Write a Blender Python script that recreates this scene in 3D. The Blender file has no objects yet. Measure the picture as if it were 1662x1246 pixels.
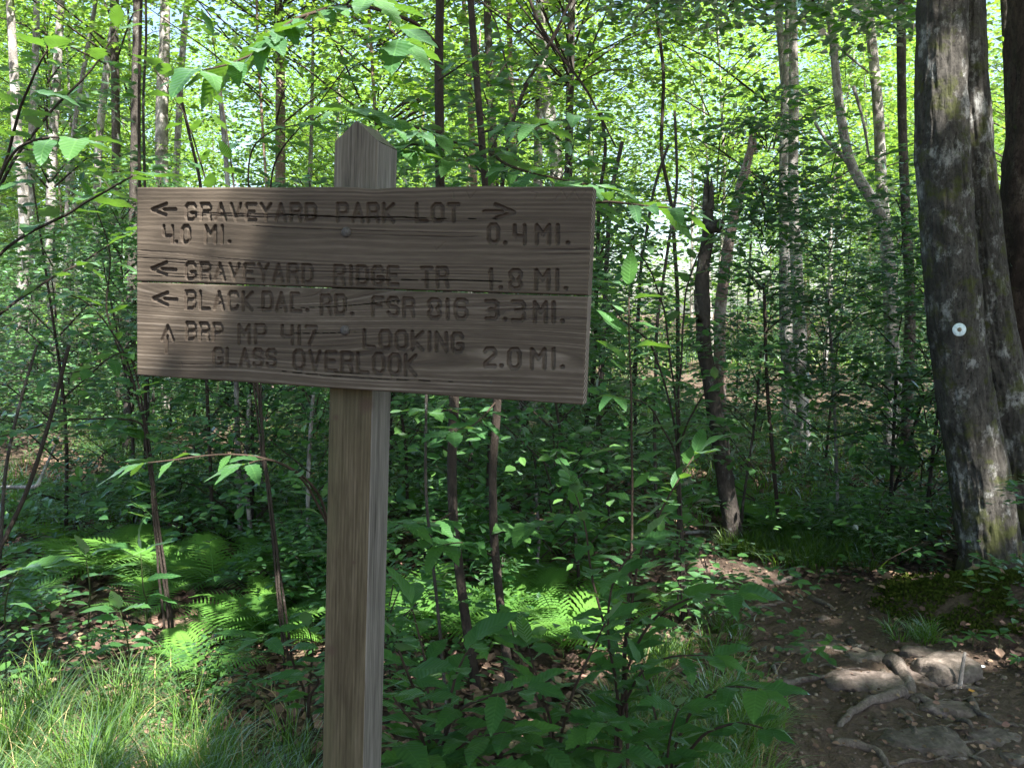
import bpy, math, random
import numpy as np
np.seterr(all="ignore")
from mathutils import Vector, Matrix

random.seed(7); RNG = np.random.default_rng(7)
sc = bpy.context.scene
COL = sc.collection

# ------------------------------------------------------------ camera, world, sun, exposure
PITCH = math.radians(4.653); FPX = 1392.0; CX, CY = 831.0, 623.0; EYE = np.array([0, 0, 1.55])
cam = bpy.data.objects.new('camera', bpy.data.cameras.new('camera')); COL.objects.link(cam)
cam.location = EYE; cam.rotation_euler = (math.pi/2 - PITCH, 0, 0)
cam.data.sensor_width = 36; cam.data.lens = 36*FPX/1662; cam.data.clip_start = .05; cam.data.clip_end = 500
sc.camera = cam
SUN_EL = math.radians(55); SUN_H = np.array([.54, -.842])
S = np.array([math.cos(SUN_EL)*SUN_H[0], math.cos(SUN_EL)*SUN_H[1], math.sin(SUN_EL)])   # towards the sun
w = bpy.data.worlds.new('World'); sc.world = w; w.use_nodes = True
sky = w.node_tree.nodes.new('ShaderNodeTexSky'); sky.sky_type = 'NISHITA'; sky.sun_disc = False
sky.sun_elevation = SUN_EL; sky.sun_rotation = math.atan2(S[0], S[1]); sky.air_density = 1.0; sky.dust_density = 2.2; sky.ozone_density = .8
w.node_tree.links.new(sky.outputs[0], w.node_tree.nodes['Background'].inputs[0])
w.node_tree.nodes['Background'].inputs[1].default_value = .072
sun = bpy.data.objects.new('sun', bpy.data.lights.new('sun', 'SUN')); COL.objects.link(sun)
sun.data.energy = 5.0; sun.data.angle = math.radians(.55); sun.data.color = (1, .94, .87)
sun.rotation_euler = Vector(S).to_track_quat('Z', 'Y').to_euler(); sun.location = (0, 0, 30)
sc.view_settings.view_transform = 'Standard'; sc.view_settings.look = 'None'
sc.view_settings.exposure = 2.65; sc.view_settings.gamma = 1; sc.view_settings.use_curve_mapping = False
sc.cycles.max_bounces = 8; sc.cycles.diffuse_bounces = 5; sc.cycles.glossy_bounces = 2
sc.cycles.transmission_bounces = 6; sc.cycles.caustics_reflective = False; sc.cycles.caustics_refractive = False
sc.cycles.use_denoising = True

# ------------------------------------------------------------ pixel <-> place
FW = np.array([0, math.cos(PITCH), -math.sin(PITCH)]); UP = np.array([0, math.sin(PITCH), math.cos(PITCH)]); RT = np.array([1., 0, 0])
def ray(px, py): return FW + (px-CX)/FPX*RT + (CY-py)/FPX*UP
def P(px, py, Y):
    d = ray(px, py); return EYE + d*(Y/d[1])
def proj(X):
    d = np.asarray(X) - EYE; z = d @ FW
    return np.stack([CX + FPX*(d @ RT)/z, CY - FPX*(d @ UP)/z], -1)

# ------------------------------------------------------------ noise
def _h(i, j, k, s):
    n = (i*374761393 + j*668265263 + k*2147483647 + s*974711) & 0xffffffff
    n = ((n ^ (n >> 13))*1274126177) & 0xffffffff
    n = ((n ^ (n >> 16))*2246822519) & 0xffffffff
    return ((n ^ (n >> 15)) & 0xffffff)/float(0xffffff)
def vn(x, y, z=0., s=0):
    x, y, z = np.broadcast_arrays(np.asarray(x, float), np.asarray(y, float), np.asarray(z, float))
    xi, yi, zi = np.floor(x).astype(np.int64), np.floor(y).astype(np.int64), np.floor(z).astype(np.int64)
    fx, fy, fz = x-xi, y-yi, z-zi
    fx, fy, fz = [f*f*(3-2*f) for f in (fx, fy, fz)]
    r = 0
    for a in (0, 1):
        for b in (0, 1):
            for c in (0, 1):
                r = r + _h(xi+a, yi+b, zi+c, s)*(fx if a else 1-fx)*(fy if b else 1-fy)*(fz if c else 1-fz)
    return r*2-1
def fbm(x, y, z=0., o=4, s=0):
    r = 0; a = 1.; t = 0
    for i in range(o):
        f = 2.03**i; r = r + a*vn(np.asarray(x)*f, np.asarray(y)*f, np.asarray(z)*f, s+i*17); t += a; a *= .5
    return r/t

# ------------------------------------------------------------ terrain height
def flat(px, py, z=0.):
    d = ray(px, py); t = (z-EYE[2])/d[2]; return (EYE + d*t)[:2]
TRAIL = np.array([flat(1640, 1500), flat(1560, 1246), flat(1470, 1110), flat(1370, 1030), flat(1265, 965), flat(1185, 922), flat(1110, 893), flat(1010, 872), flat(880, 862), flat(700, 850)])
TW = np.array([.62, .62, .55, .5, .42, .36, .3, .28, .28, .25])
def trail_d(x, y):
    best = np.full(np.shape(x), 9.)
    for a, b, wa, wb in zip(TRAIL[:-1], TRAIL[1:], TW[:-1], TW[1:]):
        ab = b-a; t = np.clip(((x-a[0])*ab[0]+(y-a[1])*ab[1])/(ab@ab), 0, 1)
        d = np.hypot(x-a[0]-ab[0]*t, y-a[1]-ab[1]*t) - (wa+(wb-wa)*t)
        best = np.minimum(best, d)
    return best
BIGT = flat(1612, 985)
def H(x, y):
    x = np.asarray(x, float); y = np.asarray(y, float)
    d = trail_d(x, y) + .12*fbm(x*2.2, y*2.2, 0, 3, 5)
    m = 1/(1+np.exp(np.clip(d/.07, -30, 30)))
    z = .05*fbm(x*.6, y*.6, 0, 3, 1) + .03*fbm(x*3, y*3, 0, 3, 2)
    z = z - .06*m + m*(.020*fbm(x*9, y*9, 0, 4, 3) + .010*fbm(x*26, y*26, 0, 2, 13) + .012*np.abs(fbm(x*4, y*4, 0, 2, 9)))
    dm = np.hypot((x-BIGT[0]-.18)/.75, (y-BIGT[1]+.02)/.42)
    z = z + .21*np.exp(-dm**2*1.1)*(1-.8*m)
    fade = np.clip((np.hypot(x, y)-30)/40, 0, 1)
    return z + fade*fade*1.5*(y > 0)
def G(px, py, lift=0.):
    d = ray(px, py); t = (0-EYE[2])/d[2]
    for _ in range(12):
        q = EYE + d*t; t = t - (q[2]-float(H(q[0], q[1])))/d[2]*.8
    q = EYE + d*t; q[2] = float(H(q[0], q[1])) + lift; return q
def HZ(x, y): return float(H(x, y))

# ------------------------------------------------------------ linking and tags
_seen = {}
def tag(o, label=None, cat=None, group=None, kind=None):
    if label:
        o['label'] = label
        if _seen.get(label, group) != group or (label in _seen and not group): print('DUP LABEL', label)
        _seen[label] = group
    if cat: o['category'] = cat
    if group: o['group'] = group
    if kind: o['kind'] = kind
    return o
def empty(name, loc):
    o = bpy.data.objects.new(name, None); COL.objects.link(o); o.location = [float(c) for c in loc]; o.empty_display_size = .1; return o
def mesh(name, V, F, mats, smooth=False, mi=None, attrs=None):
    """F: array (n,3) or (n,4) or list of those"""
    me = bpy.data.meshes.new(name)
    Fs = [np.asarray(f) for f in (F if isinstance(F, list) else [F]) if len(f)]
    V = np.asarray(V, np.float32)
    loops = np.concatenate([f.ravel() for f in Fs]); tot = np.concatenate([np.full(len(f), f.shape[1]) for f in Fs])
    st = np.concatenate([[0], np.cumsum(tot)[:-1]])
    me.vertices.add(len(V)); me.vertices.foreach_set('co', V.ravel())
    me.loops.add(len(loops)); me.loops.foreach_set('vertex_index', loops.astype(np.int32))
    me.polygons.add(len(tot)); me.polygons.foreach_set('loop_start', st.astype(np.int32)); me.polygons.foreach_set('loop_total', tot.astype(np.int32))
    me.polygons.foreach_set('use_smooth', np.full(len(tot), bool(smooth)))
    if mi is not None: me.polygons.foreach_set('material_index', np.asarray(mi, np.int32))
    for m in (mats if isinstance(mats, (list, tuple)) else [mats]): me.materials.append(m)
    for k, a in (attrs or {}).items():
        at = me.attributes.new(k, 'FLOAT', 'POINT'); at.data.foreach_set('value', np.asarray(a, np.float32))
    me.update(calc_edges=True); return me
def add(name, me, parent=None, loc=None, origin=None):
    o = bpy.data.objects.new(name, me); COL.objects.link(o)
    if parent is not None: o.parent = parent
    if loc is not None: o.location = [float(c) for c in loc]
    return o

# ------------------------------------------------------------ materials
def nodes(name):
    m = bpy.data.materials.new(name); m.use_nodes = True; nt = m.node_tree; nt.nodes.clear()
    out = nt.nodes.new('ShaderNodeOutputMaterial')
    def N(t, **k):
        n = nt.nodes.new('ShaderNode'+t)
        for a, b in k.items():
            if a in n.inputs: n.inputs[a].default_value = b
            else: setattr(n, a, b)
        return n
    def L(a, b): nt.links.new(a, b)
    return m, nt, out, N, L
def ramp(N, stops):
    r = N('ValToRGB'); e = r.color_ramp.elements
    while len(e) < len(stops): e.new(.5)
    for x, (p, c) in zip(e, stops): x.position = p; x.color = (*c, 1)
    return r
def ramp_out(N, L, f, st):
    r = ramp(N, st); L(f, r.inputs[0]); return r.outputs[0]
def math2(N, L, op, a, b):
    n = N('Math'); n.operation = op
    for i, v in enumerate((a, b)):
        if hasattr(v, 'links'): L(v, n.inputs[i])
        else: n.inputs[i].default_value = v
    return n.outputs[0]
def mixc(N, L, f, a, b, mode='MIX'):
    n = N('Mix'); n.data_type = 'RGBA'; n.blend_type = mode
    for i, v in ((0, f), (6, a), (7, b)):
        if hasattr(v, 'links'): L(v, n.inputs[i])
        else: n.inputs[i].default_value = v if i == 0 else (*v, 1)
    return n.outputs[2]
def noise(N, L, scale, vec=None, detail=4, rough=.55, stretch=None):
    n = N('TexNoise'); n.inputs['Scale'].default_value = scale; n.inputs['Detail'].default_value = detail; n.inputs['Roughness'].default_value = rough
    if stretch is not None:
        mp = N('Mapping'); mp.inputs['Scale'].default_value = stretch; L(vec, mp.inputs[0]); L(mp.outputs[0], n.inputs['Vector'])
    elif vec is not None: L(vec, n.inputs['Vector'])
    return n.outputs['Fac']

def leaf_mat(name, dark, mid, light, trans, veins=False, tfac=.42, gloss=.10):
    m, nt, out, N, L = nodes(name)
    a = N('Attribute'); a.attribute_name = 'rnd'; oi = N('ObjectInfo')
    f = math2(N, L, 'FRACT', math2(N, L, 'ADD', a.outputs['Fac'], oi.outputs['Random']), 0)
    r = ramp(N, [(0, dark), (.5, mid), (1, light)]); L(f, r.inputs[0]); c = r.outputs[0]
    tc = N('TexCoord')
    if veins:
        sp = N('SeparateXYZ'); L(tc.outputs['Object'], sp.inputs[0])
        ay = math2(N, L, 'ABSOLUTE', sp.outputs[1], 0)
        k = math2(N, L, 'SINE', math2(N, L, 'MULTIPLY', math2(N, L, 'SUBTRACT', sp.outputs[0], math2(N, L, 'MULTIPLY', ay, .85)), 62), 0)
        v = math2(N, L, 'GREATER_THAN', k, .90)
        mid_ = math2(N, L, 'LESS_THAN', ay, .010)
        vv = math2(N, L, 'MAXIMUM', math2(N, L, 'MULTIPLY', v, .45), mid_)
        c = mixc(N, L, math2(N, L, 'MULTIPLY', vv, .30), c, tuple(min(1, x*2.2+.02) for x in light))
        sp2 = noise(N, L, 9, tc.outputs['Object'])
        c = mixc(N, L, math2(N, L, 'MULTIPLY', sp2, .35), c, dark)
    d = N('BsdfDiffuse'); L(c, d.inputs[0])
    t = N('BsdfTranslucent'); tcx = mixc(N, L, .75, c, trans); L(tcx, t.inputs[0])
    mx = N('MixShader'); mx.inputs[0].default_value = tfac; L(d.outputs[0], mx.inputs[1]); L(t.outputs[0], mx.inputs[2])
    g = N('BsdfGlossy', Roughness=.45); g.inputs[0].default_value = (.75, .85, .9, 1)
    fr = N('Fresnel', IOR=1.42)
    if veins:
        b = N('Bump', Strength=.16, Distance=.005); L(k, b.inputs['Height'])
        for q in (d, g, t, fr): L(b.outputs[0], q.inputs['Normal'])
    m2 = N('MixShader'); L(math2(N, L, 'MULTIPLY', fr.outputs[0], gloss*8), m2.inputs[0]); L(mx.outputs[0], m2.inputs[1]); L(g.outputs[0], m2.inputs[2])
    L(m2.outputs[0], out.inputs[0]); return m
LEAF_NEAR = leaf_mat('leaf_near', (.022, .075, .022), (.035, .105, .028), (.06, .15, .03), (.22, .46, .03), True, gloss=.06)
LEAF_CAN = leaf_mat('leaf_canopy', (.05, .12, .022), (.085, .19, .03), (.15, .27, .035), (.38, .64, .05), tfac=.52, gloss=.05)
LEAF_UND = leaf_mat('leaf_understory', (.025, .08, .022), (.042, .125, .03), (.08, .18, .035), (.18, .40, .04), tfac=.45)
FERN = leaf_mat('fern_green', (.06, .15, .03), (.085, .20, .035), (.12, .26, .045), (.22, .46, .05), gloss=.04)
GRASS = leaf_mat('grass_green', (.035, .09, .018), (.065, .15, .025), (.13, .22, .035), (.20, .36, .035), gloss=.03)
MOSS = leaf_mat('moss_green', (.03, .045, .01), (.05, .07, .015), (.08, .10, .02), (.06, .1, .02), gloss=.0)

def principled(N, L, out, c, rough, bump=None, dist=.01, strength=.6):
    p = N('BsdfPrincipled'); L(c, p.inputs['Base Color'])
    if hasattr(rough, 'links'): L(rough, p.inputs['Roughness'])
    else: p.inputs['Roughness'].default_value = rough
    p.inputs['Specular IOR Level'].default_value = .25
    if bump is not None:
        b = N('Bump', Strength=strength, Distance=dist); L(bump, b.inputs['Height']); L(b.outputs[0], p.inputs['Normal'])
    L(p.outputs[0], out.inputs[0]); return p
def bark(name, a, b, lichen, moss=.0, lich=.5, crack=.6, sc_=1.):
    m, nt, out, N, L = nodes(name); tc = N('TexCoord'); v = tc.outputs['Object']; oi = N('ObjectInfo')
    ad = N('VectorMath'); ad.operation = 'ADD'; L(v, ad.inputs[0]); L(oi.outputs['Random'], ad.inputs[1]); v = ad.outputs[0]
    n1 = noise(N, L, 26*sc_, v, 7, .7, (1, 1, .45)); n2 = noise(N, L, 8*sc_, v, 7, .7, (1, 1, .75)); n3 = noise(N, L, 55*sc_, v, 6, .75, (1, 1, .6))
    c = ramp(N, [(.3, a), (.7, b)]); L(n1, c.inputs[0]); c = c.outputs[0]
    lm = ramp(N, [(.5-.03, (0, 0, 0)), (.5+.06, (1, 1, 1))]); L(math2(N, L, 'ADD', n2, lich-.5), lm.inputs[0])
    c = mixc(N, L, lm.outputs[0], c, lichen)
    cr = ramp_out(N, L, n3, [(.36, (1, 1, 1)), (.50, (0, 0, 0))])
    c = mixc(N, L, math2(N, L, 'MULTIPLY', cr, crack), c, tuple(x*.35 for x in a))
    n6 = noise(N, L, 5*sc_, v, 6, .7, (1, 1, .8)); c = mixc(N, L, math2(N, L, 'MULTIPLY', ramp_out(N, L, n6, [(.50, (0, 0, 0)), (.58, (1, 1, 1))]), crack*.8), c, tuple(x*.7 for x in a))
    if moss > 0:
        n4 = noise(N, L, 9, v, 5, .7)
        mm = ramp(N, [(.50, (0, 0, 0)), (.60, (1, 1, 1))])
        sp = N('SeparateXYZ'); L(tc.outputs['Object'], sp.inputs[0])
        hz = math2(N, L, 'MAXIMUM', math2(N, L, 'MULTIPLY', math2(N, L, 'SUBTRACT', .6, sp.outputs[2]), .16), 0.0)
        L(math2(N, L, 'ADD', math2(N, L, 'ADD', n4, hz), moss-.5), mm.inputs[0])
        c = mixc(N, L, math2(N, L, 'MULTIPLY', mm.outputs[0], .85), c, (.045, .052, .014))
    h = math2(N, L, 'ADD', n1, math2(N, L, 'MULTIPLY', n3, .6))
    principled(N, L, out, c, .9, h, .02, .8); return m
BARK_BIG = bark('bark_lichened', (.028, .026, .022), (.084, .079, .070), (.23, .235, .225), moss=.475, lich=.445, crack=.85)
BARK_SHAG = bark('bark_shaggy', (.03, .02, .016), (.09, .065, .05), (.15, .13, .11), moss=.36, lich=.36, crack=.9)
BARK_DARK = bark('bark_dark', (.035, .03, .026), (.085, .075, .065), (.24, .25, .23), moss=.38, lich=.40, crack=.6, sc_=1.6)
BARK_PALE = bark('bark_pale', (.125, .113, .104), (.25, .232, .215), (.42, .40, .38), moss=.33, lich=.5, crack=.4)
BARK_SAP = bark('bark_sapling', (.028, .022, .018), (.062, .048, .038), (.12, .11, .095), lich=.38, crack=.4, sc_=2)
BARK_SNAG = bark('bark_snag', (.17, .12, .10), (.32, .24, .20), (.40, .35, .32), lich=.42, crack=.8)
TWIG = bark('twig_bark', (.04, .028, .02), (.08, .055, .04), (.12, .1, .08), lich=.3, crack=.2, sc_=3)
TWIG_GREEN = bark('twig_green', (.05, .07, .025), (.07, .10, .03), (.1, .12, .05), lich=.3, crack=.0, sc_=3)
ROOT = bark('root_bark', (.09, .072, .06), (.19, .16, .14), (.26, .235, .21), lich=.42, crack=.5, sc_=1.5)
def ground_mat():
    m, nt, out, N, L = nodes('forest_floor'); tc = N('TexCoord'); v = tc.outputs['Object']
    a = N('Attribute'); a.attribute_name = 'trail'
    n1 = noise(N, L, 5, v, 8, .7); n2 = noise(N, L, 45, v, 5, .7)
    lit = ramp(N, [(.25, (.035, .024, .018)), (.5, (.085, .058, .042)), (.72, (.16, .115, .085))]); L(n2, lit.inputs[0])
    dirt = ramp(N, [(.25, (.045, .031, .022)), (.5, (.095, .068, .050)), (.8, (.18, .138, .11))]); L(n1, dirt.inputs[0])
    dd = mixc(N, L, .45, dirt.outputs[0], ramp_out(N, L, n2, [(.3, (.030, .020, .014)), (.7, (.16, .118, .092))]))
    c = mixc(N, L, a.outputs['Fac'], lit.outputs[0], dd)
    principled(N, L, out, c, .95, math2(N, L, 'ADD', n2, n1), .03, 1.); return m
GROUND = ground_mat()
def simple(name, stops, scale, rough=.9, bump=.01, detail=6, rnd=0., strength=.6, spec=.25):
    m, nt, out, N, L = nodes(name); tc = N('TexCoord'); n = noise(N, L, scale, tc.outputs['Object'], detail, .65)
    c = ramp_out(N, L, n, stops)
    if rnd:
        a = N('Attribute'); a.attribute_name = 'rnd'; oi = N('ObjectInfo')
        f = math2(N, L, 'FRACT', math2(N, L, 'ADD', a.outputs['Fac'], oi.outputs['Random']), 0)
        hs = N('HueSaturation'); L(c, hs.inputs['Color'])
        L(math2(N, L, 'ADD', math2(N, L, 'MULTIPLY', f, rnd), 1-rnd/2), hs.inputs['Value'])
        L(math2(N, L, 'ADD', math2(N, L, 'MULTIPLY', math2(N, L, 'FRACT', math2(N, L, 'MULTIPLY', f, 7.3), 0), .05), .475), hs.inputs['Hue'])
        c = hs.outputs[0]
    p = principled(N, L, out, c, rough, n, bump, strength); p.inputs['Specular IOR Level'].default_value = spec; return m
ROCK = simple('trail_rock', [(.3, (.05, .041, .034)), (.5, (.105, .087, .074)), (.7, (.19, .16, .14))], 22, rnd=.5, bump=.02, detail=10, strength=1.)
LITTER = simple('dead_leaf', [(.3, (.085, .052, .035)), (.7, (.20, .135, .10))], 9, rnd=1.1)
PEBBLE = simple('pebble_stone', [(.3, (.07, .055, .042)), (.7, (.18, .145, .12))], 40, rnd=.9)
DISC = simple('blaze_paint', [(.35, (.36, .46, .50)), (.6, (.60, .70, .74))], 60, .6, .001)
STEEL = simple('galvanised_steel', [(.3, (.030, .028, .026)), (.7, (.085, .08, .075))], 260, .75, .001)
RUST = simple('rusty_iron', [(.3, (.10, .085, .06)), (.7, (.24, .21, .15))], 60, .8, .001)
YELLOWLEAF = simple('fallen_yellow_leaf', [(.3, (.45, .20, .04)), (.7, (.65, .36, .07))], 20)
WHITEBIT = simple('pale_chip', [(.3, (.5, .6, .6)), (.7, (.65, .72, .72))], 20)

# ------------------------------------------------------------ geometry builders
def frames(T):
    T = T/np.linalg.norm(T, axis=1, keepdims=True)
    ref = np.where(np.abs(T[:, 2:3]) > .9, np.array([[1., 0, 0]]), np.array([[0, 0, 1.]]))
    # keep one consistent reference along a tube
    r0 = ref[0]; A = np.cross(T, r0); n = np.linalg.norm(A, axis=1, keepdims=True)
    if n.min() < 1e-3: A = np.cross(T, np.array([.3, 1, .2])); n = np.linalg.norm(A, axis=1, keepdims=True)
    A /= n; return A, np.cross(T, A)
def resample(pts, rad, step):
    pts = np.asarray(pts, float); rad = np.asarray(rad, float)
    d = np.concatenate([[0], np.cumsum(np.linalg.norm(np.diff(pts, axis=0), axis=1))])
    n = max(2, int(d[-1]/step)+1); s = np.linspace(0, d[-1], n)
    # smooth (Catmull-Rom style) via interpolation + smoothing passes
    q = np.stack([np.interp(s, d, pts[:, i]) for i in range(3)], 1); r = np.interp(s, d, rad)
    for _ in range(max(1, int(n/len(pts)/2)) if n > 4 else 0):
        q[1:-1] = .25*q[:-2]+.5*q[1:-1]+.25*q[2:]
    return q, r
def tube(pts, rad, sides=6, step=None, rough=0., seed=0, flare=0., cap=True, fq=8.):
    pts = np.asarray(pts, float); rad = np.broadcast_to(np.asarray(rad, float), (len(pts),)).copy()
    if step: pts, rad = resample(pts, rad, step)
    T = np.gradient(pts, axis=0); A, B = frames(T)
    th = np.linspace(0, 2*np.pi, sides, endpoint=False)
    ct, st = np.cos(th), np.sin(th)
    r = rad[:, None]*np.ones(sides)
    if rough:
        s = np.concatenate([[0], np.cumsum(np.linalg.norm(np.diff(pts, axis=0), axis=1))])[:, None]
        R0 = np.mean(rad)
        r = r*(1 + rough*(fbm(ct*1.3+0*s, st*1.3+0*s, s*1.2/ max(R0*4, .2), 3, seed) + .5*fbm(ct*fq*.6+0*s, st*fq*.6+0*s, s*2.5/max(R0*2, .1), 3, seed+3)))
    V = pts[:, None]+A[:, None]*(r*ct)[:, :, None]+B[:, None]*(r*st)[:, :, None]
    n = len(pts); V = V.reshape(-1, 3)
    i = np.arange(n-1)[:, None]*sides; j = np.arange(sides)[None]; k = (j+1) % sides
    F = np.stack([i+j, i+k, i+sides+k, i+sides+j], -1).reshape(-1, 4)
    if cap:
        V = np.concatenate([V, pts[:1], pts[-1:]]); c0, c1 = n*sides, n*sides+1; jj = np.arange(sides); kk = (jj+1) % sides
        F3 = np.concatenate([np.stack([kk, jj, np.full(sides, c0)], 1), np.stack([(n-1)*sides+jj, (n-1)*sides+kk, np.full(sides, c1)], 1)])
        return V, F, F3
    return V, F, np.zeros((0, 3), int)
def join(parts):
    V, Q, T = [], [], []; o = 0
    for v, q, t in parts:
        V.append(v); Q.append(np.asarray(q)+o if len(q) else np.zeros((0, 4), int)); T.append(np.asarray(t)+o if len(t) else np.zeros((0, 3), int)); o += len(v)
    return np.concatenate(V), [np.concatenate(Q), np.concatenate(T)]
def unit(v): return v/np.maximum(np.linalg.norm(v, axis=-1, keepdims=True), 1e-9)

# leaf templates: local x along the leaf, y across, z up; length 1
L2 = (np.array([[0, 0, 0], [.45, .30, .05], [1, 0, -.06], [.42, -.30, .05]]), np.array([[0, 2, 1], [0, 3, 2]]))
L6 = (np.array([[0, 0, 0], [.28, .25, .05], [.65, .24, .03], [1, 0, -.10], [.65, -.24, .03], [.28, -.25, .05], [.45, 0, -.01]]),
      np.array([[0, 6, 1], [1, 6, 2], [2, 6, 3], [3, 6, 4], [4, 6, 5], [5, 6, 0]]))
def leaves(pos, dirs, nrm, size, tpl=L2, width=1.):
    """vectorised leaf scatter; returns V, F(tri), rnd attribute"""
    n = len(pos); X = unit(dirs); Y = unit(np.cross(nrm, X)); Z = np.cross(X, Y)
    tv, tf = tpl; s = np.broadcast_to(size, (n,))[:, None, None]
    V = pos[:, None] + s*(tv[None, :, 0:1]*X[:, None] + width*tv[None, :, 1:2]*Y[:, None] + tv[None, :, 2:3]*Z[:, None])
    F = (tf[None] + (np.arange(n)*len(tv))[:, None, None]).reshape(-1, 3)
    return V.reshape(-1, 3), F, np.repeat(RNG.random(n), len(tv))
def near_leaf(W=.24, n=12, serr=.05, fold=.22, droop=.18, seed=0):
    rg = np.random.default_rng(seed); t = np.linspace(0, 1, n+1)
    wv = W*np.sin(np.pi*t**.85)**.8*(1-.25*t); wv[0] = .008; wv[-1] = 0
    x = t.copy(); z = -droop*t**2 + .02*np.sin(t*7+seed)
    side = np.where(np.arange(n+1) % 2 == 0, 1+serr*2, 1-serr)
    wl = wv*side*(1+rg.normal(0, .03, n+1)); wr = wv*side*(1+rg.normal(0, .03, n+1))
    wav = .03*np.sin(t*11+seed*2)
    Lf = np.stack([x-.01*side, wl, z+fold*wl+wav*wl*4], 1); M = np.stack([x, 0*x, z], 1); Rt = np.stack([x-.01*side, -wr, z+fold*wr-wav*wr*4], 1)
    V = np.concatenate([Lf, M, Rt]); k = n+1; F = []
    for i in range(n):
        F += [[i+1, i, k+i], [i+1, k+i, k+i+1], [k+i+1, k+i, 2*k+i], [k+i+1, 2*k+i, 2*k+i+1]]
    pv = np.array([[0, .008, 0], [0, -.008, 0], [-.16, .006, .02], [-.16, -.006, .02]])   # petiole
    b = len(V); V = np.concatenate([V, pv]); F += [[b, b+2, b+1], [b+2, b+3, b+1]]
    V[:, 0] += .14
    return mesh('leaf', V, np.array(F), LEAF_NEAR, smooth=True, attrs={'rnd': np.zeros(len(V))})
LEAFS = [near_leaf(.23, 12, .05, .2, .15, 1), near_leaf(.27, 12, .04, .12, .25, 2), near_leaf(.21, 10, .06, .3, .1, 3), near_leaf(.25, 12, .05, .08, .35, 4)]
LEAFS += [near_leaf(.30, 12, .04, .25, .45, 7), near_leaf(.19, 12, .05, .4, .05, 8), near_leaf(.25, 12, .16, .15, .3, 9)]
LEAFS_LONG = [near_leaf(.17, 14, .09, .2, .15, 5), near_leaf(.19, 14, .08, .1, .3, 6)]
def basis(d, n):
    X = unit(np.asarray(d, float)); Y = unit(np.cross(n, X)); Z = np.cross(X, Y); return X, Y, Z
def put_leaf(parent, org, p, d, n, s, kinds=LEAFS, rg=random):
    X, Y, Z = basis(d, n)
    o = bpy.data.objects.new('leaf', rg.choice(kinds)); COL.objects.link(o); o.parent = parent
    q = np.asarray(p)-org
    wd = rg.uniform(.85, 1.15)
    M = Matrix(((X[0]*s, Y[0]*s*wd, Z[0]*s, q[0]), (X[1]*s, Y[1]*s*wd, Z[1]*s, q[1]), (X[2]*s, Y[2]*s*wd, Z[2]*s, q[2]), (0, 0, 0, 1)))
    o.matrix_basis = M; return o
def leafy_branch(parent, org, pts, r0, r1, n, size, rg, kinds=LEAFS, start=.25, tip=3, mat=TWIG, up=(0, 0, 1), name='branch', flatn=.35):
    """a twig with alternate leaves, each leaf an object of its own"""
    n = int(n*2.1+.5); size = size*1.32
    pts = np.asarray(pts, float); q, r = resample(pts, np.linspace(r0, r1, len(pts)), .04)
    q = q + np.stack([fbm(np.arange(len(q))*.2, seed_, 0, 2) for seed_ in (rg.random()*50, rg.random()*50, rg.random()*50)], 1)*.008
    V, F, T = tube(q, r, 5)
    b = add(name, mesh(name, V-org, [F, T], mat, True), parent)
    for i in range(n):
        t = start+(1-start)*(i+.5)/n; k = min(len(q)-2, int(t*(len(q)-1))); p = q[k]; T_ = unit(q[k+1]-q[k])
        sd = np.cross(T_, np.array(up)); sd = unit(sd if np.linalg.norm(sd) > .1 else np.array([1., 0, 0]))*(1 if i % 2 else -1)
        d = unit(T_*rg.uniform(.25, .8)+sd*rg.uniform(.6, 1)+np.array([0, 0, rg.uniform(-.35, .25)]))
        nn = unit(np.array(up)+np.array([rg.uniform(-flatn, flatn), rg.uniform(-flatn, flatn), 0]))
        put_leaf(parent, org, p, d, nn, size*rg.uniform(.65, 1.15), kinds, rg)
    for i in range(tip):
        T_ = unit(q[-1]-q[-3]); a = (i-(tip-1)/2)*.9
        sd = unit(np.cross(T_, np.array(up))+1e-6)
        d = unit(T_*math.cos(a)+sd*math.sin(a)+np.array([0, 0, rg.uniform(-.3, .1)]))
        put_leaf(parent, org, q[-1], d, unit(np.array(up)+np.array([rg.uniform(-.2, .2), rg.uniform(-.3, .1), 0])), size*rg.uniform(.8, 1.2), kinds, rg)
    return b

# ============================================================ GROUND
def axis(lo, hi, c, fine, n):
    t = np.linspace(-1, 1, n); k = 6.0; s = np.sinh(k*t)/np.sinh(k)
    return np.where(s < 0, c+s*(c-lo), c+s*(hi-c))
gx = axis(-90, 90, 1.3, .03, 460); gy = axis(-40, 110, 3.9, .03, 460)
GX, GY = np.meshgrid(gx, gy); GZ = H(GX, GY)
d = trail_d(GX, GY) + .12*fbm(GX*2.2, GY*2.2, 0, 3, 5); tm = 1/(1+np.exp(np.clip(d/.08, -30, 30)))
n = len(gx); i = (np.arange(n-1)[:, None]*n+np.arange(n-1)[None]).ravel()
g = add('ground', mesh('ground', np.stack([GX, GY, GZ], -1).reshape(-1, 3), np.stack([i, i+1, i+n+1, i+n], 1), GROUND, True, attrs={'trail': tm.ravel()}))
tag(g, 'brown forest floor with a worn dirt trail curving away on the right', kind='structure')

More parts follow.
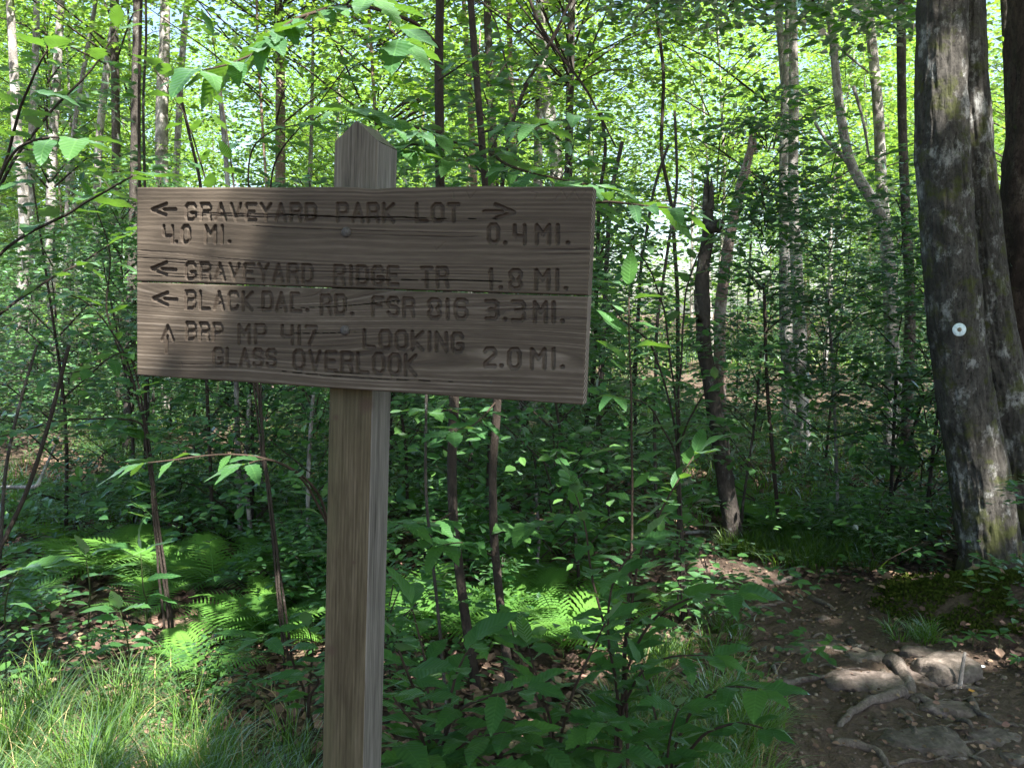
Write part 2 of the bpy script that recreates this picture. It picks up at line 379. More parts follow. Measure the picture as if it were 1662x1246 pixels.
# ============================================================ SIGN
SC = np.array([-.3055, 1.5766, 1.5958]); YAW, LEAN, ROLL = -.2717, -.0063, .0377; BW, BH = .8998, .3669
def rotm(y, p, r):
    Rz = np.array([[math.cos(y), -math.sin(y), 0], [math.sin(y), math.cos(y), 0], [0, 0, 1]])
    Rx = np.array([[1, 0, 0], [0, math.cos(p), -math.sin(p)], [0, math.sin(p), math.cos(p)]])
    Ry = np.array([[math.cos(r), 0, math.sin(r)], [0, 1, 0], [-math.sin(r), 0, math.cos(r)]]); return Rz@Rx@Ry
SM = rotm(YAW, LEAN, ROLL)
def board(px, py):
    d = SM.T@ray(px, py); o = SM.T@(EYE-SC); t = -o[1]/d[1]; q = o+d*t; return q[0], q[2]
FONT = {
 'A': ['.0,0 .0,.55 .5,1 1,.55 1,0', '.0,.3 1,.3'], 'A2': ['0,0 .5,1 1,0', '.2,.35 .8,.35'],
 'B': ['0,0 0,1 .8,1 1,.85 1,.65 .8,.52 0,.52', '.8,.52 1,.38 1,.15 .8,0 0,0'],
 'C': ['1,.8 .8,1 .2,1 0,.8 0,.2 .2,0 .8,0 1,.2'], 'D': ['0,0 0,1 .75,1 1,.8 1,.2 .75,0 0,0'],
 'E': ['1,1 .1,1 0,.9 0,.1 .1,0 1,0', '0,.52 .8,.52'], 'F': ['1,1 .1,1 0,.9 0,0', '0,.52 .8,.52'],
 'G': ['1,.82 .8,1 .2,1 0,.8 0,.2 .2,0 .8,0 1,.2 1,.42 .55,.42'], 'I': ['.5,0 .5,1'],
 'K': ['0,0 0,1', '1,1 .1,.5 1,0'], 'L': ['0,1 0,0 1,0'], 'M': ['0,0 0,1 .5,.5 1,1 1,0'], 'N': ['0,0 0,1 1,0 1,1'],
 'O': ['.25,0 0,.2 0,.8 .25,1 .75,1 1,.8 1,.2 .75,0 .25,0'], 'P': ['0,0 0,1 .8,1 1,.82 1,.62 .8,.45 0,.45'],
 'R': ['0,0 0,1 .8,1 1,.82 1,.66 .8,.5 0,.5', '.6,.5 .9,.3 1,0'], 'S': ['1,.82 .8,1 .2,1 0,.82 0,.65 .2,.53 .8,.47 1,.35 1,.18 .8,0 .2,0 0,.15'],
 'T': ['0,1 1,1', '.5,1 .5,0'], 'V': ['0,1 .5,0 1,1'], 'Y': ['0,1 .5,.5 1,1', '.5,.5 .5,0'],
 '0': ['.25,0 0,.2 0,.8 .25,1 .75,1 1,.8 1,.2 .75,0 .25,0'], '1': ['.2,.85 .5,1 .5,0'], '2': ['0,.85 .2,1 .8,1 1,.85 1,.65 0,.15 0,0 1,0'],
 '3': ['0,1 .8,1 1,.85 1,.65 .8,.52 .3,.52', '.8,.52 1,.38 1,.15 .8,0 0,0'], '4': ['0,1 0,.5 .2,.4 1,.4', '1,1 1,0'],
 '6': ['1,.9 .8,1 .2,1 0,.8 0,.2 .2,0 .8,0 1,.2 1,.4 .8,.52 .1,.52'], '7': ['0,1 1,1 .9,.8 .3,0'],
 '8': ['.25,.5 0,.7 0,.85 .25,1 .75,1 1,.85 1,.7 .75,.5 1,.3 1,.15 .75,0 .25,0 0,.15 0,.3 .25,.5'],
}
def strokes_of(ch): return [[tuple(float(c) for c in p.split(',')) for p in s.split()] for s in FONT[ch]]
STROKES = []   # polylines in picture-traced board coordinates
def word(txt, x0, x1, t0, b0, t1=None, b1=None, lw=None, narrow='I1.'):
    t1 = t0 if t1 is None else t1; b1 = b0 if b1 is None else b1
    ws = [(.12 if c in 'I1' else .08 if c == '.' else .62) for c in txt]; gap = .38
    tot = sum(ws)+gap*(len(txt)-1); x = 0
    for c, w_ in zip(txt, ws):
        a, b = x/tot, (x+w_)/tot; x += w_+gap
        if c == ' ': continue
        def m(u, v):
            s = a+(b-a)*u; px = x0+(x1-x0)*s; top = t0+(t1-t0)*s; bot = b0+(b1-b0)*s
            return board(px, bot+(top-bot)*v)
        if c == '.':
            q = m(.5, .06); STROKES.append([q, (q[0]+.0012, q[1])]); continue
        for s in strokes_of('A2' if c == 'A' else c): STROKES.append([m(u, v) for u, v in s])
def line(*pts): STROKES.append([board(*p) for p in pts])
hw = 3
word('GRAVEYARD', 302, 512, 331, 356, 332, 358); word('PARK', 548, 638, 331, 359, 332, 360); word('LOT', 676, 744, 332, 359)
line((247, 340), (270, 331)); line((247, 341), (269, 349)); line((266, 340), (285, 340))
line((785, 344), (815, 344)); line((804, 332), (834, 345), (805, 354))
word('4', 266, 280, 367, 393); word('.', 285, 287, 365, 394); word('0', 296, 308, 367, 393); word('MI', 334, 362, 367, 394); word('.', 371, 373, 365, 394)
word('0', 793, 808, 365, 394); word('.', 818, 820, 366, 396); word('4', 835, 851, 366, 395); word('MI', 871, 907, 366, 395); word('.', 920, 922, 367, 396)
line((246, 436), (270, 426)); line((246, 437), (270, 446)); line((263, 437), (285, 438))
word('GRAVEYARD', 302, 506, 427, 452, 431, 458); word('RIDGE', 543, 645, 432, 461, 434, 462); word('TR', 684, 726, 435, 465)
word('1', 794, 800, 438, 468); word('.', 811, 813, 436, 469); word('8', 828, 845, 439, 469); word('MI', 870, 906, 439, 469); word('.', 917, 919, 438, 470)
line((249, 484), (272, 475)); line((249, 485), (272, 495)); line((267, 485), (287, 486))
word('BLACK', 302, 409, 473, 500, 475, 503); word('D', 427, 441, 475, 503); word('AL', 449, 488, 476, 504, 477, 505); word('.', 497, 499, 478, 505)
line((474, 477), (484, 477))
word('RD', 522, 560, 480, 509); word('.', 570, 572, 480, 511); word('FSR', 605, 671, 483, 511, 485, 513); word('816', 696, 757, 486, 516, 487, 517)
word('3', 789, 807, 489, 517); word('.', 818, 820, 489, 520); word('3', 832, 850, 490, 520); word('MI', 868, 900, 491, 522); word('.', 911, 913, 492, 523)
line((263, 552), (272, 529), (281, 552)); line((271, 545), (270, 572))
word('BRP', 303, 360, 524, 550, 526, 552); word('MP', 388, 431, 528, 557); word('417', 458, 513, 529, 557, 531, 559)
word('LOOKING', 591, 750, 536, 563, 542, 571); word('GLASS', 347, 447, 566, 593, 568, 595); word('OVERLOOK', 477, 674, 569, 598, 577, 609)
word('2', 787, 803, 566, 594); word('.', 812, 814, 566, 595); word('0', 826, 843, 567, 597); word('MI', 863, 900, 567, 597); word('.', 911, 913, 568, 597)
SCRATCH = [((735, 312), (736, 322)), ((757, 312), (762, 324), (772, 312)), ((705, 400), (708, 408)), ((708, 406), (722, 393)), ((900, 325), (912, 308), (920, 325), (932, 309), (940, 325), (950, 311)),
           ((294, 588), (295, 597)), ((862, 312), (872, 314), (868, 324))]
zs = np.array([board(220, 457)[1], board(590, 467)[1], board(950, 480)[1]]); SEAM_A, SEAM_B = zs[0], zs[2]
DX = .00112
def wood_plank(zlo, zhi, seed, catheds):
    """front face as a fine relief: routed strokes, grain ridges, checks"""
    nx = int(BW/DX)+1; nz = int(.2/DX)+1
    xs = np.linspace(-BW/2, BW/2, nx); v = np.linspace(0, 1, nz)
    lo = np.interp(xs, [-BW/2, BW/2], zlo); hi = np.interp(xs, [-BW/2, BW/2], zhi)
    X, Vv = np.meshgrid(xs, v); Z = lo[None]+(hi-lo)[None]*Vv
    edge = np.minimum(Vv, 1-Vv)*(hi-lo)[None]; ex = np.minimum(X+BW/2, BW/2-X)
    dist = np.full(X.shape, 1.)
    for st in STROKES:
        for a, b in zip(st[:-1], st[1:]):
            a, b = np.array(a), np.array(b)
            ix = (xs > min(a[0], b[0])-.012) & (xs < max(a[0], b[0])+.012)
            if not ix.any(): continue
            c = np.where(ix)[0]; sl = np.s_[:, c[0]:c[-1]+1]; ab = b-a
            x_, z_ = X[sl], Z[sl]; t = np.clip(((x_-a[0])*ab[0]+(z_-a[1])*ab[1])/max(ab@ab, 1e-9), 0, 1)
            dist[sl] = np.minimum(dist[sl], np.hypot(x_-a[0]-ab[0]*t, z_-a[1]-ab[1]*t))
    dist = dist + .0003*fbm(X*300, Z*300, 0, 2, seed)
    groove = np.clip((.0037-dist)/.0010, 0, 1); groove = groove*groove*(3-2*groove)
    for st in SCRATCH:
        pts = [board(*p) for p in st]
        for a, b in zip(pts[:-1], pts[1:]):
            a, b = np.array(a), np.array(b); ab = b-a; t = np.clip(((X-a[0])*ab[0]+(Z-a[1])*ab[1])/(ab@ab), 0, 1)
            groove = np.maximum(groove, .16*np.clip((.0014-np.hypot(X-a[0]-ab[0]*t, Z-a[1]-ab[1]*t))/.001, 0, 1))
    # grain: contours of a slowly varying field
    fld = Z*1.0 + .010*fbm(X*2.2, Z*9, 0, 3, seed+1)
    for (cx, cz, w_, h_, am) in catheds: fld = fld + am*np.exp(-(((X-cx)/w_)**2+((Z-cz)/h_)**2))
    fl2 = fld+.006*fbm(fld*22, X*.7, 0, 2, seed+12)
    gr = .5+.5*np.sin(fl2*2*np.pi/.0078 + 2.2*fbm(X*3, Z*60, 0, 3, seed+2)); gr = .5*gr+.5*(.5+.9*fbm(X*.9, fl2*210, 0, 3, seed+14))
    fine = fbm(X*14, fld*900, 0, 3, seed+4)
    grain = np.clip(.62*gr**1.6+.38*(.5+.5*fine)+.12*fbm(X*1.5, Z*18, 0, 3, seed+6), 0, 1)
    chk = fbm(X*3.0, fld*330, 0, 2, seed+7); checks = np.clip((chk-.42)/.08, 0, 1)*np.clip((fbm(X*2, Z*25, 0, 2, seed+8)+.15)*2.5, 0, 1)
    h = -.0058*groove + .0007*(grain-.5)*(1-groove) - .0016*checks + .0012*fbm(X*3, Z*10, 0, 2, seed+9)
    h = h - .0022*np.clip(1-edge/.003, 0, 1)**2 - .0020*np.clip(1-ex/.003, 0, 1)**2
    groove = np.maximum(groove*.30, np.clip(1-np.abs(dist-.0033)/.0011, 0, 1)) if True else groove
    return xs, X, Z, h, groove, grain, checks
TH = .038
def build_plank(zlo, zhi, seed, cath, mat, topwarp=None):
    xs, X, Z, h, groove, grain, checks = wood_plank(zlo, zhi, seed, cath)
    nz, nx = X.shape
    if topwarp is not None:
        wv = topwarp(xs); k = np.clip((np.linspace(0, 1, nz)-.85)/.15, 0, 1)[:, None]; Z = Z+wv[None]*k
    V = np.stack([X, -h, Z], -1).reshape(-1, 3)
    i = (np.arange(nz-1)[:, None]*nx+np.arange(nx-1)[None]).ravel(); F = np.stack([i, i+1, i+nx+1, i+nx], 1)
    ring = np.concatenate([np.arange(nx), nx-1+nx*np.arange(1, nz), (nz-1)*nx+np.arange(nx-2, -1, -1), nx*np.arange(nz-2, 0, -1)])
    levels = [V[ring]]
    for k_, yy in enumerate(np.linspace(.004, TH, 9)):
        q = V[ring].copy(); q[:, 1] = yy; levels.append(q)
    Vall = [V]; base = ring; cnt = len(V); Fs = [F]; nr = len(ring)
    for q in levels[1:]:
        idx = np.arange(cnt, cnt+nr); Vall.append(q); j = np.arange(nr); k = (j+1) % nr
        Fs.append(np.stack([base[k], base[j], idx[j], idx[k]], 1)); base = idx; cnt += nr
    Vall.append(np.array([[0, TH, (zlo[0]+zhi[0])/2]])); j = np.arange(nr); k = (j+1) % nr
    back = np.stack([base[k], base[j], np.full(nr, cnt)], 1)
    VV = np.concatenate(Vall); N_ = len(VV)
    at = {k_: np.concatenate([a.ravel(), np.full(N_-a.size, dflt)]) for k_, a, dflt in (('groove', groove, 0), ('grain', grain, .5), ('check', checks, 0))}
    at['end'] = np.concatenate([np.zeros(len(V)), np.ones(N_-len(V))])
    return mesh('sign_plank', VV, [np.concatenate(Fs), back], mat, True, attrs=at)
def sign_wood(name, lo, mid, hi, dark=.30):
    m, nt, out, N, L = nodes(name); tc = N('TexCoord'); v = tc.outputs['Object']
    def A(n_):
        a = N('Attribute'); a.attribute_name = n_; return a.outputs['Fac']
    n2 = noise(N, L, 3.5, v, 5, .6, (1, 1, 2.5)); n3 = noise(N, L, 140, v, 3, .7, (.12, 1, 1)); n4 = noise(N, L, 26, v, 4, .6, (.3, 1, 1))
    g = math2(N, L, 'ADD', math2(N, L, 'MULTIPLY', A('grain'), .55), math2(N, L, 'ADD', math2(N, L, 'MULTIPLY', n3, .30), math2(N, L, 'MULTIPLY', n4, .25)))
    c = ramp_out(N, L, g, [(.30, lo), (.55, mid), (.86, hi)])
    c = mixc(N, L, math2(N, L, 'MULTIPLY', n2, .6), c, (.065, .054, .038), 'MIX')
    # end grain: rings seen on the sawn edges
    wv = N('TexWave'); wv.wave_type = 'RINGS'; wv.rings_direction = 'X'; wv.inputs['Scale'].default_value = 38; wv.inputs['Distortion'].default_value = 1.2
    mp = N('Mapping'); mp.inputs['Location'].default_value = (0, .05, .02); L(v, mp.inputs[0]); L(mp.outputs[0], wv.inputs[0])
    ec = ramp_out(N, L, wv.outputs['Fac'], [(.2, tuple(x*1.2 for x in lo)), (.8, tuple(x*1.25 for x in hi))])
    c = mixc(N, L, A('end'), c, ec)
    c = mixc(N, L, math2(N, L, 'MULTIPLY', A('check'), .75), c, (.02, .015, .012))
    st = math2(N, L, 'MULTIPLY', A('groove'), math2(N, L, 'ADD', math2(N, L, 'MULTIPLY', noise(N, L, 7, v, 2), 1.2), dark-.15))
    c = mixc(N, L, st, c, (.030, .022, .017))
    principled(N, L, out, c, .82, math2(N, L, 'ADD', n3, n4), .0012, .7); return m
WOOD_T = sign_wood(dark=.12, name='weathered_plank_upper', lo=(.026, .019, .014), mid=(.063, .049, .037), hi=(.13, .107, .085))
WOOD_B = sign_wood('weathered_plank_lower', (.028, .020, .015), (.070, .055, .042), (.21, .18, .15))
pbx, pby = (SC+SM@np.array([-.0033, TH+.0445, -SC[2]]))[:2]
root_sign = empty('trail_sign', (pbx, pby, HZ(pbx, pby)))
tag(root_sign, 'weathered wooden trail sign with routed lettering on a square post', 'sign')
RI = np.array(root_sign.location)
def sign_obj(name, me, off=(0, 0, 0)):
    o = add(name, me, root_sign); q = SC+SM@np.array(off)-RI
    o.matrix_basis = Matrix([[*SM[0], q[0]], [*SM[1], q[1]], [*SM[2], q[2]], [0, 0, 0, 1]]); return o
dip = lambda x: -.003*np.exp(-((x-(.055))/.03)**2) + .0018*np.exp(-((x-.27)/.03)**2) + .0012*fbm(x*14, 3.3, 0, 3, 4)
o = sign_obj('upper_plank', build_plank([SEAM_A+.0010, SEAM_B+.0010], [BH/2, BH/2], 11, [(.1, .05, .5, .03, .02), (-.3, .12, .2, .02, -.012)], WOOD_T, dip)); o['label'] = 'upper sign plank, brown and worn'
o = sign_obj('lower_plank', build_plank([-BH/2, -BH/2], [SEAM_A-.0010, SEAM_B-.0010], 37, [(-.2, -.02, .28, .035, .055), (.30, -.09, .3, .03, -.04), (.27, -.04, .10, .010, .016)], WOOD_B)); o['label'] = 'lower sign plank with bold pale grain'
# post
def build_post():
    a = .0445; ztop = .3669/2+.126; zbot = -SC[2]-.35
    per = []; m_ = 26
    for k in range(4):
        c = [(-1, -1), (1, -1), (1, 1), (-1, 1)]; p0, p1 = np.array(c[k])*a, np.array(c[(k+1) % 4])*a
        for t in (np.arange(m_)/m_): per.append(p0+(p1-p0)*t)
    per = np.array(per); r = np.abs(per).max(1); cdist = a-np.abs(per).min(1)
    cut = np.clip(1-cdist/.004, 0, 1)**2*.0022; per = per*(1-cut[:, None]/a)
    zz = np.arange(zbot, ztop, .006); X, Zr = np.meshgrid(per[:, 0], zz); Yp, _ = np.meshgrid(per[:, 1], zz)
    s = np.tile(np.arange(len(per)), (len(zz), 1))*.0034
    fld = s+.004*fbm(s*20, Zr*2, 0, 2, 5); gr = .5+.5*np.sin(fld*2*np.pi/.0062+fbm(s*50, Zr*2, 0, 2, 3)*1.5)
    crack = np.clip(1-np.abs(s-.052-.004*fbm(Zr*2.3, 1., 0, 3, 9))/.0018, 0, 1)*np.clip((fbm(Zr*1.7, 9., 0, 2, 2)+.55)*2, 0, 1)
    crack = np.maximum(crack, .7*np.clip(1-np.abs(s-.148-.003*fbm(Zr*2.3, 4., 0, 3, 9))/.0016, 0, 1)*np.clip(fbm(Zr*2, 5., 0, 2, 8)*3, 0, 1))
    h = .00025*(gr-.5)-.003*crack+.0012*fbm(s*4, Zr*1.5, 0, 2, 6)
    sc_ = 1+h/a; X, Yp = X*sc_, Yp*sc_
    gab = ztop+0*X-np.abs(X)*.86+.001*fbm(X*90, Yp*40, 0, 2); Z = np.minimum(Zr, gab)
    Z[-1] = gab[-1]
    V = np.stack([X, Yp, Z], -1).reshape(-1, 3); n = len(per); m = len(zz)
    i = np.arange(m-1)[:, None]*n; j = np.arange(n)[None]; k = (j+1) % n
    F = np.stack([i+j, i+k, i+n+k, i+n+j], -1).reshape(-1, 4)
    # roof: connect front and back edges of the top ring
    top = (m-1)*n; fr = top+np.arange(0, m_+1); bk = top+(np.arange(3*m_, 2*m_-1, -1)) % n
    R = np.stack([fr[:-1], fr[1:], bk[1:], bk[:-1]], 1)
    at = {'grain': np.concatenate([gr.ravel()]), 'check': crack.ravel()}
    return mesh('post', V, [np.concatenate([F, R])], POSTWOOD, False, attrs=at)
def post_wood():
    m, nt, out, N, L = nodes('post_wood'); tc = N('TexCoord'); v = tc.outputs['Object']
    def A(n_):
        a = N('Attribute'); a.attribute_name = n_; return a.outputs['Fac']
    n2 = noise(N, L, 5, v, 5, .6, (1, 1, .35)); n3 = noise(N, L, 190, v, 3, .7, (1, 1, .05)); n5 = noise(N, L, 40, v, 4, .65, (1, 1, .08))
    g = math2(N, L, 'ADD', math2(N, L, 'MULTIPLY', A('grain'), .10), math2(N, L, 'ADD', math2(N, L, 'MULTIPLY', n3, .45), math2(N, L, 'MULTIPLY', n5, .50)))
    c = ramp_out(N, L, g, [(.36, (.028, .022, .012)), (.53, (.068, .055, .033)), (.72, (.125, .105, .07))])
    c = mixc(N, L, ramp_out(N, L, n2, [(.45, (0, 0, 0)), (.7, (.6, .6, .6))]), c, (.085, .09, .045))
    # skylight on the right face painted in, paler and greyer; head greyer too
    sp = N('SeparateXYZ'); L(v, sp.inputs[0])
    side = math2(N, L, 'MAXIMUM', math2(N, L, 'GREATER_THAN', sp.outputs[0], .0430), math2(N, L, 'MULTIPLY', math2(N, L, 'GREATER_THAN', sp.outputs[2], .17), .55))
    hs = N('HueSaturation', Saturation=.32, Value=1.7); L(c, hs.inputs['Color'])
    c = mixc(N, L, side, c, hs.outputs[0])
    for (x_, z_, r_) in ((-.029, -.243, .006), (.034, -.215, .016), (-.030, -.70, .012), (.015, -.52, .005)):
        vm = N('VectorMath'); vm.operation = 'DISTANCE'; L(v, vm.inputs[0]); vm.inputs[1].default_value = (x_, -.0445, z_)
        k = ramp_out(N, L, math2(N, L, 'ADD', vm.outputs['Value'], math2(N, L, 'MULTIPLY', n5, r_*.8)), [(r_*.8, (.75, .75, .75)), (r_*1.7, (0, 0, 0))])
        c = mixc(N, L, k, c, (.06, .04, .028))
    c = mixc(N, L, math2(N, L, 'MULTIPLY', A('check'), .8), c, (.02, .015, .012))
    principled(N, L, out, c, .85, math2(N, L, 'ADD', n3, n5), .0015, .7); return m
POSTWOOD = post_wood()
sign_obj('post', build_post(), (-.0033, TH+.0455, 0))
def bolt_mesh():
    parts = []; prof = [(0, -.0055), (.004, -.0052), (.0075, -.0038), (.0092, -.0012), (.0095, .002)]
    n = 24; V = []
    for r, y in prof[1:]:
        for k in range(n): V.append((r*math.cos(2*math.pi*k/n), y, r*math.sin(2*math.pi*k/n)))
    V.append((0, prof[0][1], 0)); F = []; T = []
    for i in range(len(prof)-2):
        for k in range(n): F.append([i*n+k, (i+1)*n+k, (i+1)*n+(k+1) % n, i*n+(k+1) % n])
    for k in range(n): T.append([len(V)-1, k, (k+1) % n])
    return mesh('bolt', V, [np.array(F), np.array(T)], STEEL, True)
BM = bolt_mesh()
for (px, py) in ((562, 377), (560, 536)):
    x, z = board(px, py); sign_obj('bolt', BM, (x, 0, z))
x, z = board(797, 620); o = sign_obj('nail_head', BM, (x, .002, z)); o.scale = (.32, .6, .32)

# ============================================================ LEAF MASS HELPERS
def spray_mass(discs, rg, per=70, leaf=.09, tilt=.35, tpl=L2, rand=.35, width=1.):
    """discs: (n,4) centre xyz + radius: flat layered sprays of leaves"""
    n = len(discs); k = per; c = np.repeat(discs[:, :3], k, 0); R = np.repeat(discs[:, 3], k)
    th = rg.random(n*k)*2*np.pi; r = R*np.sqrt(rg.random(n*k))
    off = np.stack([np.cos(th)*r, np.sin(th)*r, rg.normal(0, .10, n*k)*R], 1)
    tl = np.repeat(rg.normal(0, .22, (n, 2)), k, 0); off[:, 2] += off[:, 0]*tl[:, 0]+off[:, 1]*tl[:, 1] - .18*r*r/np.maximum(R, .01)
    pos = c+off
    d = np.stack([np.cos(th), np.sin(th), np.zeros(n*k)], 1)+rg.normal(0, .6, (n*k, 3))*np.array([1, 1, rand])
    nm = np.stack([rg.normal(0, tilt, n*k), rg.normal(0, tilt, n*k), np.ones(n*k)], 1)
    return pos, d, nm, leaf*rg.uniform(.6, 1.2, n*k)
def crown_mesh(name, seed, rad=2.2, h=5., nd=110, per=70, leaf=.09, dr=(.35, .75), mat=None, twigs=True, tpl=L2, shape='tree', tilt=.65, tw=.009):
    rg = np.random.default_rng(seed)
    z = h*rg.random(nd)**.9; prof = np.sin(np.pi*np.clip(z/h*.85+.15, 0, 1))**.6 if shape == 'tree' else (1-.75*z/h)
    th = rg.random(nd)*2*np.pi; r = rad*prof*rg.uniform(.25, 1, nd)
    D = np.stack([np.cos(th)*r, np.sin(th)*r, z, rg.uniform(*dr, nd)], 1)
    pos, d, nm, s = spray_mass(D, rg, per, leaf, tilt, tpl=tpl)
    V, F, a = leaves(pos, d, nm, s, tpl); Fs = [F]; mi = [np.zeros(len(F), int)]; Vs = [V]; at = [a]
    if twigs:
        parts = []
        for (x, y, zz, _) in D[::2]:
            b = np.array([x*.05, y*.05, max(0, zz-math.hypot(x, y)*.55)]); e = np.array([x, y, zz]); m = (b+e)/2+np.array([0, 0, .08])
            e2 = e+(e-b)*.25
            parts.append(tube([b, m, e, e2], [tw*1.5, tw, tw*.5, tw*.25], 4, cap=False))
        tv, tf = join(parts); Fs = [F, tf[0]+len(V)]; mi = np.concatenate([np.zeros(len(F), int), np.ones(len(tf[0]), int)])
        Vs.append(tv); at.append(np.zeros(len(tv)))
    else: mi = mi[0]
    return mesh(name, np.concatenate(Vs), Fs, [mat or LEAF_CAN, BARK_SAP], mi=mi, attrs={'rnd': np.concatenate(at)})
CANOPY = [crown_mesh('crown', 100+i, 2.3, 5.0, 80, 64, .105) for i in range(5)]
CANOPY_FAR = [crown_mesh('crown', 200+i, 3.0, 7.0, 100, 55, .16, (.5, 1.0), twigs=False) for i in range(3)]
UNDER = [crown_mesh('foliage', 300+i, 1.0, 2.6, 46, 38, .08, (.22, .42), LEAF_UND, True, L6, 'cone', .45, .004) for i in range(5)]
LOW = [crown_mesh('foliage', 400+i, .55, .8, 22, 22, .065, (.14, .26), LEAF_UND, True, L6, 'tree', .4, .003) for i in range(4)]

def trunk_from_px(pts, Y, wpx, topz=None, rg=random, dy=0.):
    """pts top->bottom in photo pixels; returns ground->top polyline and radii"""
    W = [P(x, y, Y+dy*k) for k, (x, y) in enumerate(pts)]
    W = W[::-1]
    r = [w_/2*Y/FPX for w_ in (wpx if isinstance(wpx, (list, tuple)) else [wpx*.85, wpx])]
    rr = list(np.interp(np.linspace(0, 1, len(W)), [0, 1], [r[-1], r[0]])) if len(r) == 2 else r[::-1]
    b, c = W[0], W[1]; gz = HZ(b[0], b[1])
    if b[2] > gz+.02:
        d = (b-c); k = (gz-.1-b[2])/min(d[2], -.05*np.linalg.norm(d)) if d[2] < 0 else 1; k = min(k, 4/np.linalg.norm(d)*3)
        e = b+d*k; e[:2] = b[:2]+np.clip(e[:2]-b[:2], -.6, .6); e[2] = HZ(e[0], e[1])-.1; W.insert(0, e); rr.insert(0, rr[0]*1.12)
    else: W[0] = np.array([b[0], b[1], gz-.1])
    if topz and W[-1][2] < topz:
        a, t = W[-2], W[-1]; d = unit(t-a); d = unit(d*np.array([.5, .5, 1])); k = (topz-t[2])
        W.append(t+d*k*.5+np.array([rg.uniform(-.1, .1), rg.uniform(-.1, .1), 0])*k*.2); W.append(t+d*k+np.array([rg.uniform(-.2, .2), rg.uniform(0, .2), 0])*k*.2); rr += [rr[-1]*.75, rr[-1]*.3]
    return np.array(W), np.array(rr)
def make_tree(name, label, pts, Y, wpx, mat, cat='tree', group=None, topz=None, crown=None, cs=1., limbs=(), sides=10, step=.12, rough=.12, seed=0, crown_dz=-2.5, dy=0., trunk_name='trunk'):
    rg = random.Random(seed+5); W, r = trunk_from_px(pts, Y, wpx, topz, rg, dy)
    base = W[0].copy(); base[2] = HZ(base[0], base[1]); root = empty(name, base); tag(root, label, cat, group)
    V, F, T = tube(W-base, r, sides, step, rough, seed)
    add(trunk_name, mesh(trunk_name, V, [F, T], mat, True), root)
    for k, lb in enumerate(limbs):
        q = np.array([P(x, y, Y+(lb[2] if len(lb) > 2 else 0)*kk) for kk, (x, y) in enumerate(lb[0])])-base
        v, f, t = tube(q, np.linspace(lb[1]/2, lb[1]/4, len(q))*Y/FPX, 6, .1, .08, seed+k)
        add('limb', mesh('limb', v, [f, t], mat, True), root)
    if crown is not None:
        o = add('crown', crown, root, W[-1]-base+np.array([0, 0, crown_dz*cs])); o.scale = (cs, cs, cs); o.rotation_euler = (0, 0, rg.random()*6)
    return root, base, W

# ============================================================ MAIN TREES
def fused_tree():
    Y = 4.75; base = G(1608, 985); root = empty('tree', base)
    tag(root, 'large twin-stemmed mossy tree with the pale round trail marker nailed on it', 'tree')
    def stem(name, pts, Yd, seed, extra):
        W = np.array([P(x, y, Yd) for x, y, _ in pts]); r = np.array([w_/2*Yd/FPX for _, _, w_ in pts])
        W = np.concatenate([W, W[-1:]+np.array([[extra[0], extra[1], 2.5]]), W[-1:]+np.array([[extra[0]*2, extra[1]*2.2, 5.5]])]); r = np.concatenate([r, [r[-1]*.85, r[-1]*.5]])
        V, F, T = tube(W-base, r, 110, .018, .10, seed, fq=14)
        z = V[:, 2]; 
        # bark plates and shallow vertical ridges
        c = np.interp(z, (W-base)[:, 2], (W-base)[:, 0]), np.interp(z, (W-base)[:, 2], (W-base)[:, 1])
        dx, dy_ = V[:, 0]-c[0], V[:, 1]-c[1]; th = np.arctan2(dy_, dx)
        k = 1-.065*np.clip(1-np.abs(fbm(np.cos(th)*5, np.sin(th)*5, z*2.2, 4, seed+4))/.10, 0, 1)+.05*fbm(np.cos(th)*12, np.sin(th)*12, z*14, 3, seed+6)
        V[:, 0] = c[0]+dx*k; V[:, 1] = c[1]+dy_*k
        return add(name, mesh(name, V, [F, T], BARK_BIG, True), root)
    stem('trunk', [(1612, 1015, 210), (1612, 965, 130), (1608, 900, 96), (1590, 780, 90), (1567, 650, 88), (1549, 520, 84), (1540, 400, 80), (1530, 250, 80), (1527, 120, 76), (1530, 0, 72), (1533, -150, 70)], 4.75, 3, (.0, .1))
    stem('trunk', [(1676, 1000, 170), (1668, 900, 100), (1652, 780, 88), (1628, 650, 84), (1604, 520, 78), (1590, 400, 72), (1577, 250, 66), (1568, 120, 62), (1563, 0, 60), (1561, -150, 58)], 4.93, 8, (.3, .3))
    for (x, y, s) in ((1490, 28, .022), (1487, 232, .020), (1490, 268, .024)):   # knobs on the left edge
        q = P(x+7, y, 4.75)-base; n = 14; th = np.linspace(0, 2*np.pi, n, endpoint=False)
        v, f, t = tube([q+np.array([.05, 0, 0]), q+np.array([.0, -.01, 0]), q+np.array([-s*.6, -.02, .0]), q+np.array([-s*.9, -.02, 0])], [s*1.2, s, s*.8, s*.25], 12, .012, .2, int(x))
        add('knob', mesh('knob', v, [f, t], BARK_BIG, True), root)
    return root, base
BIG, BIGB = fused_tree()

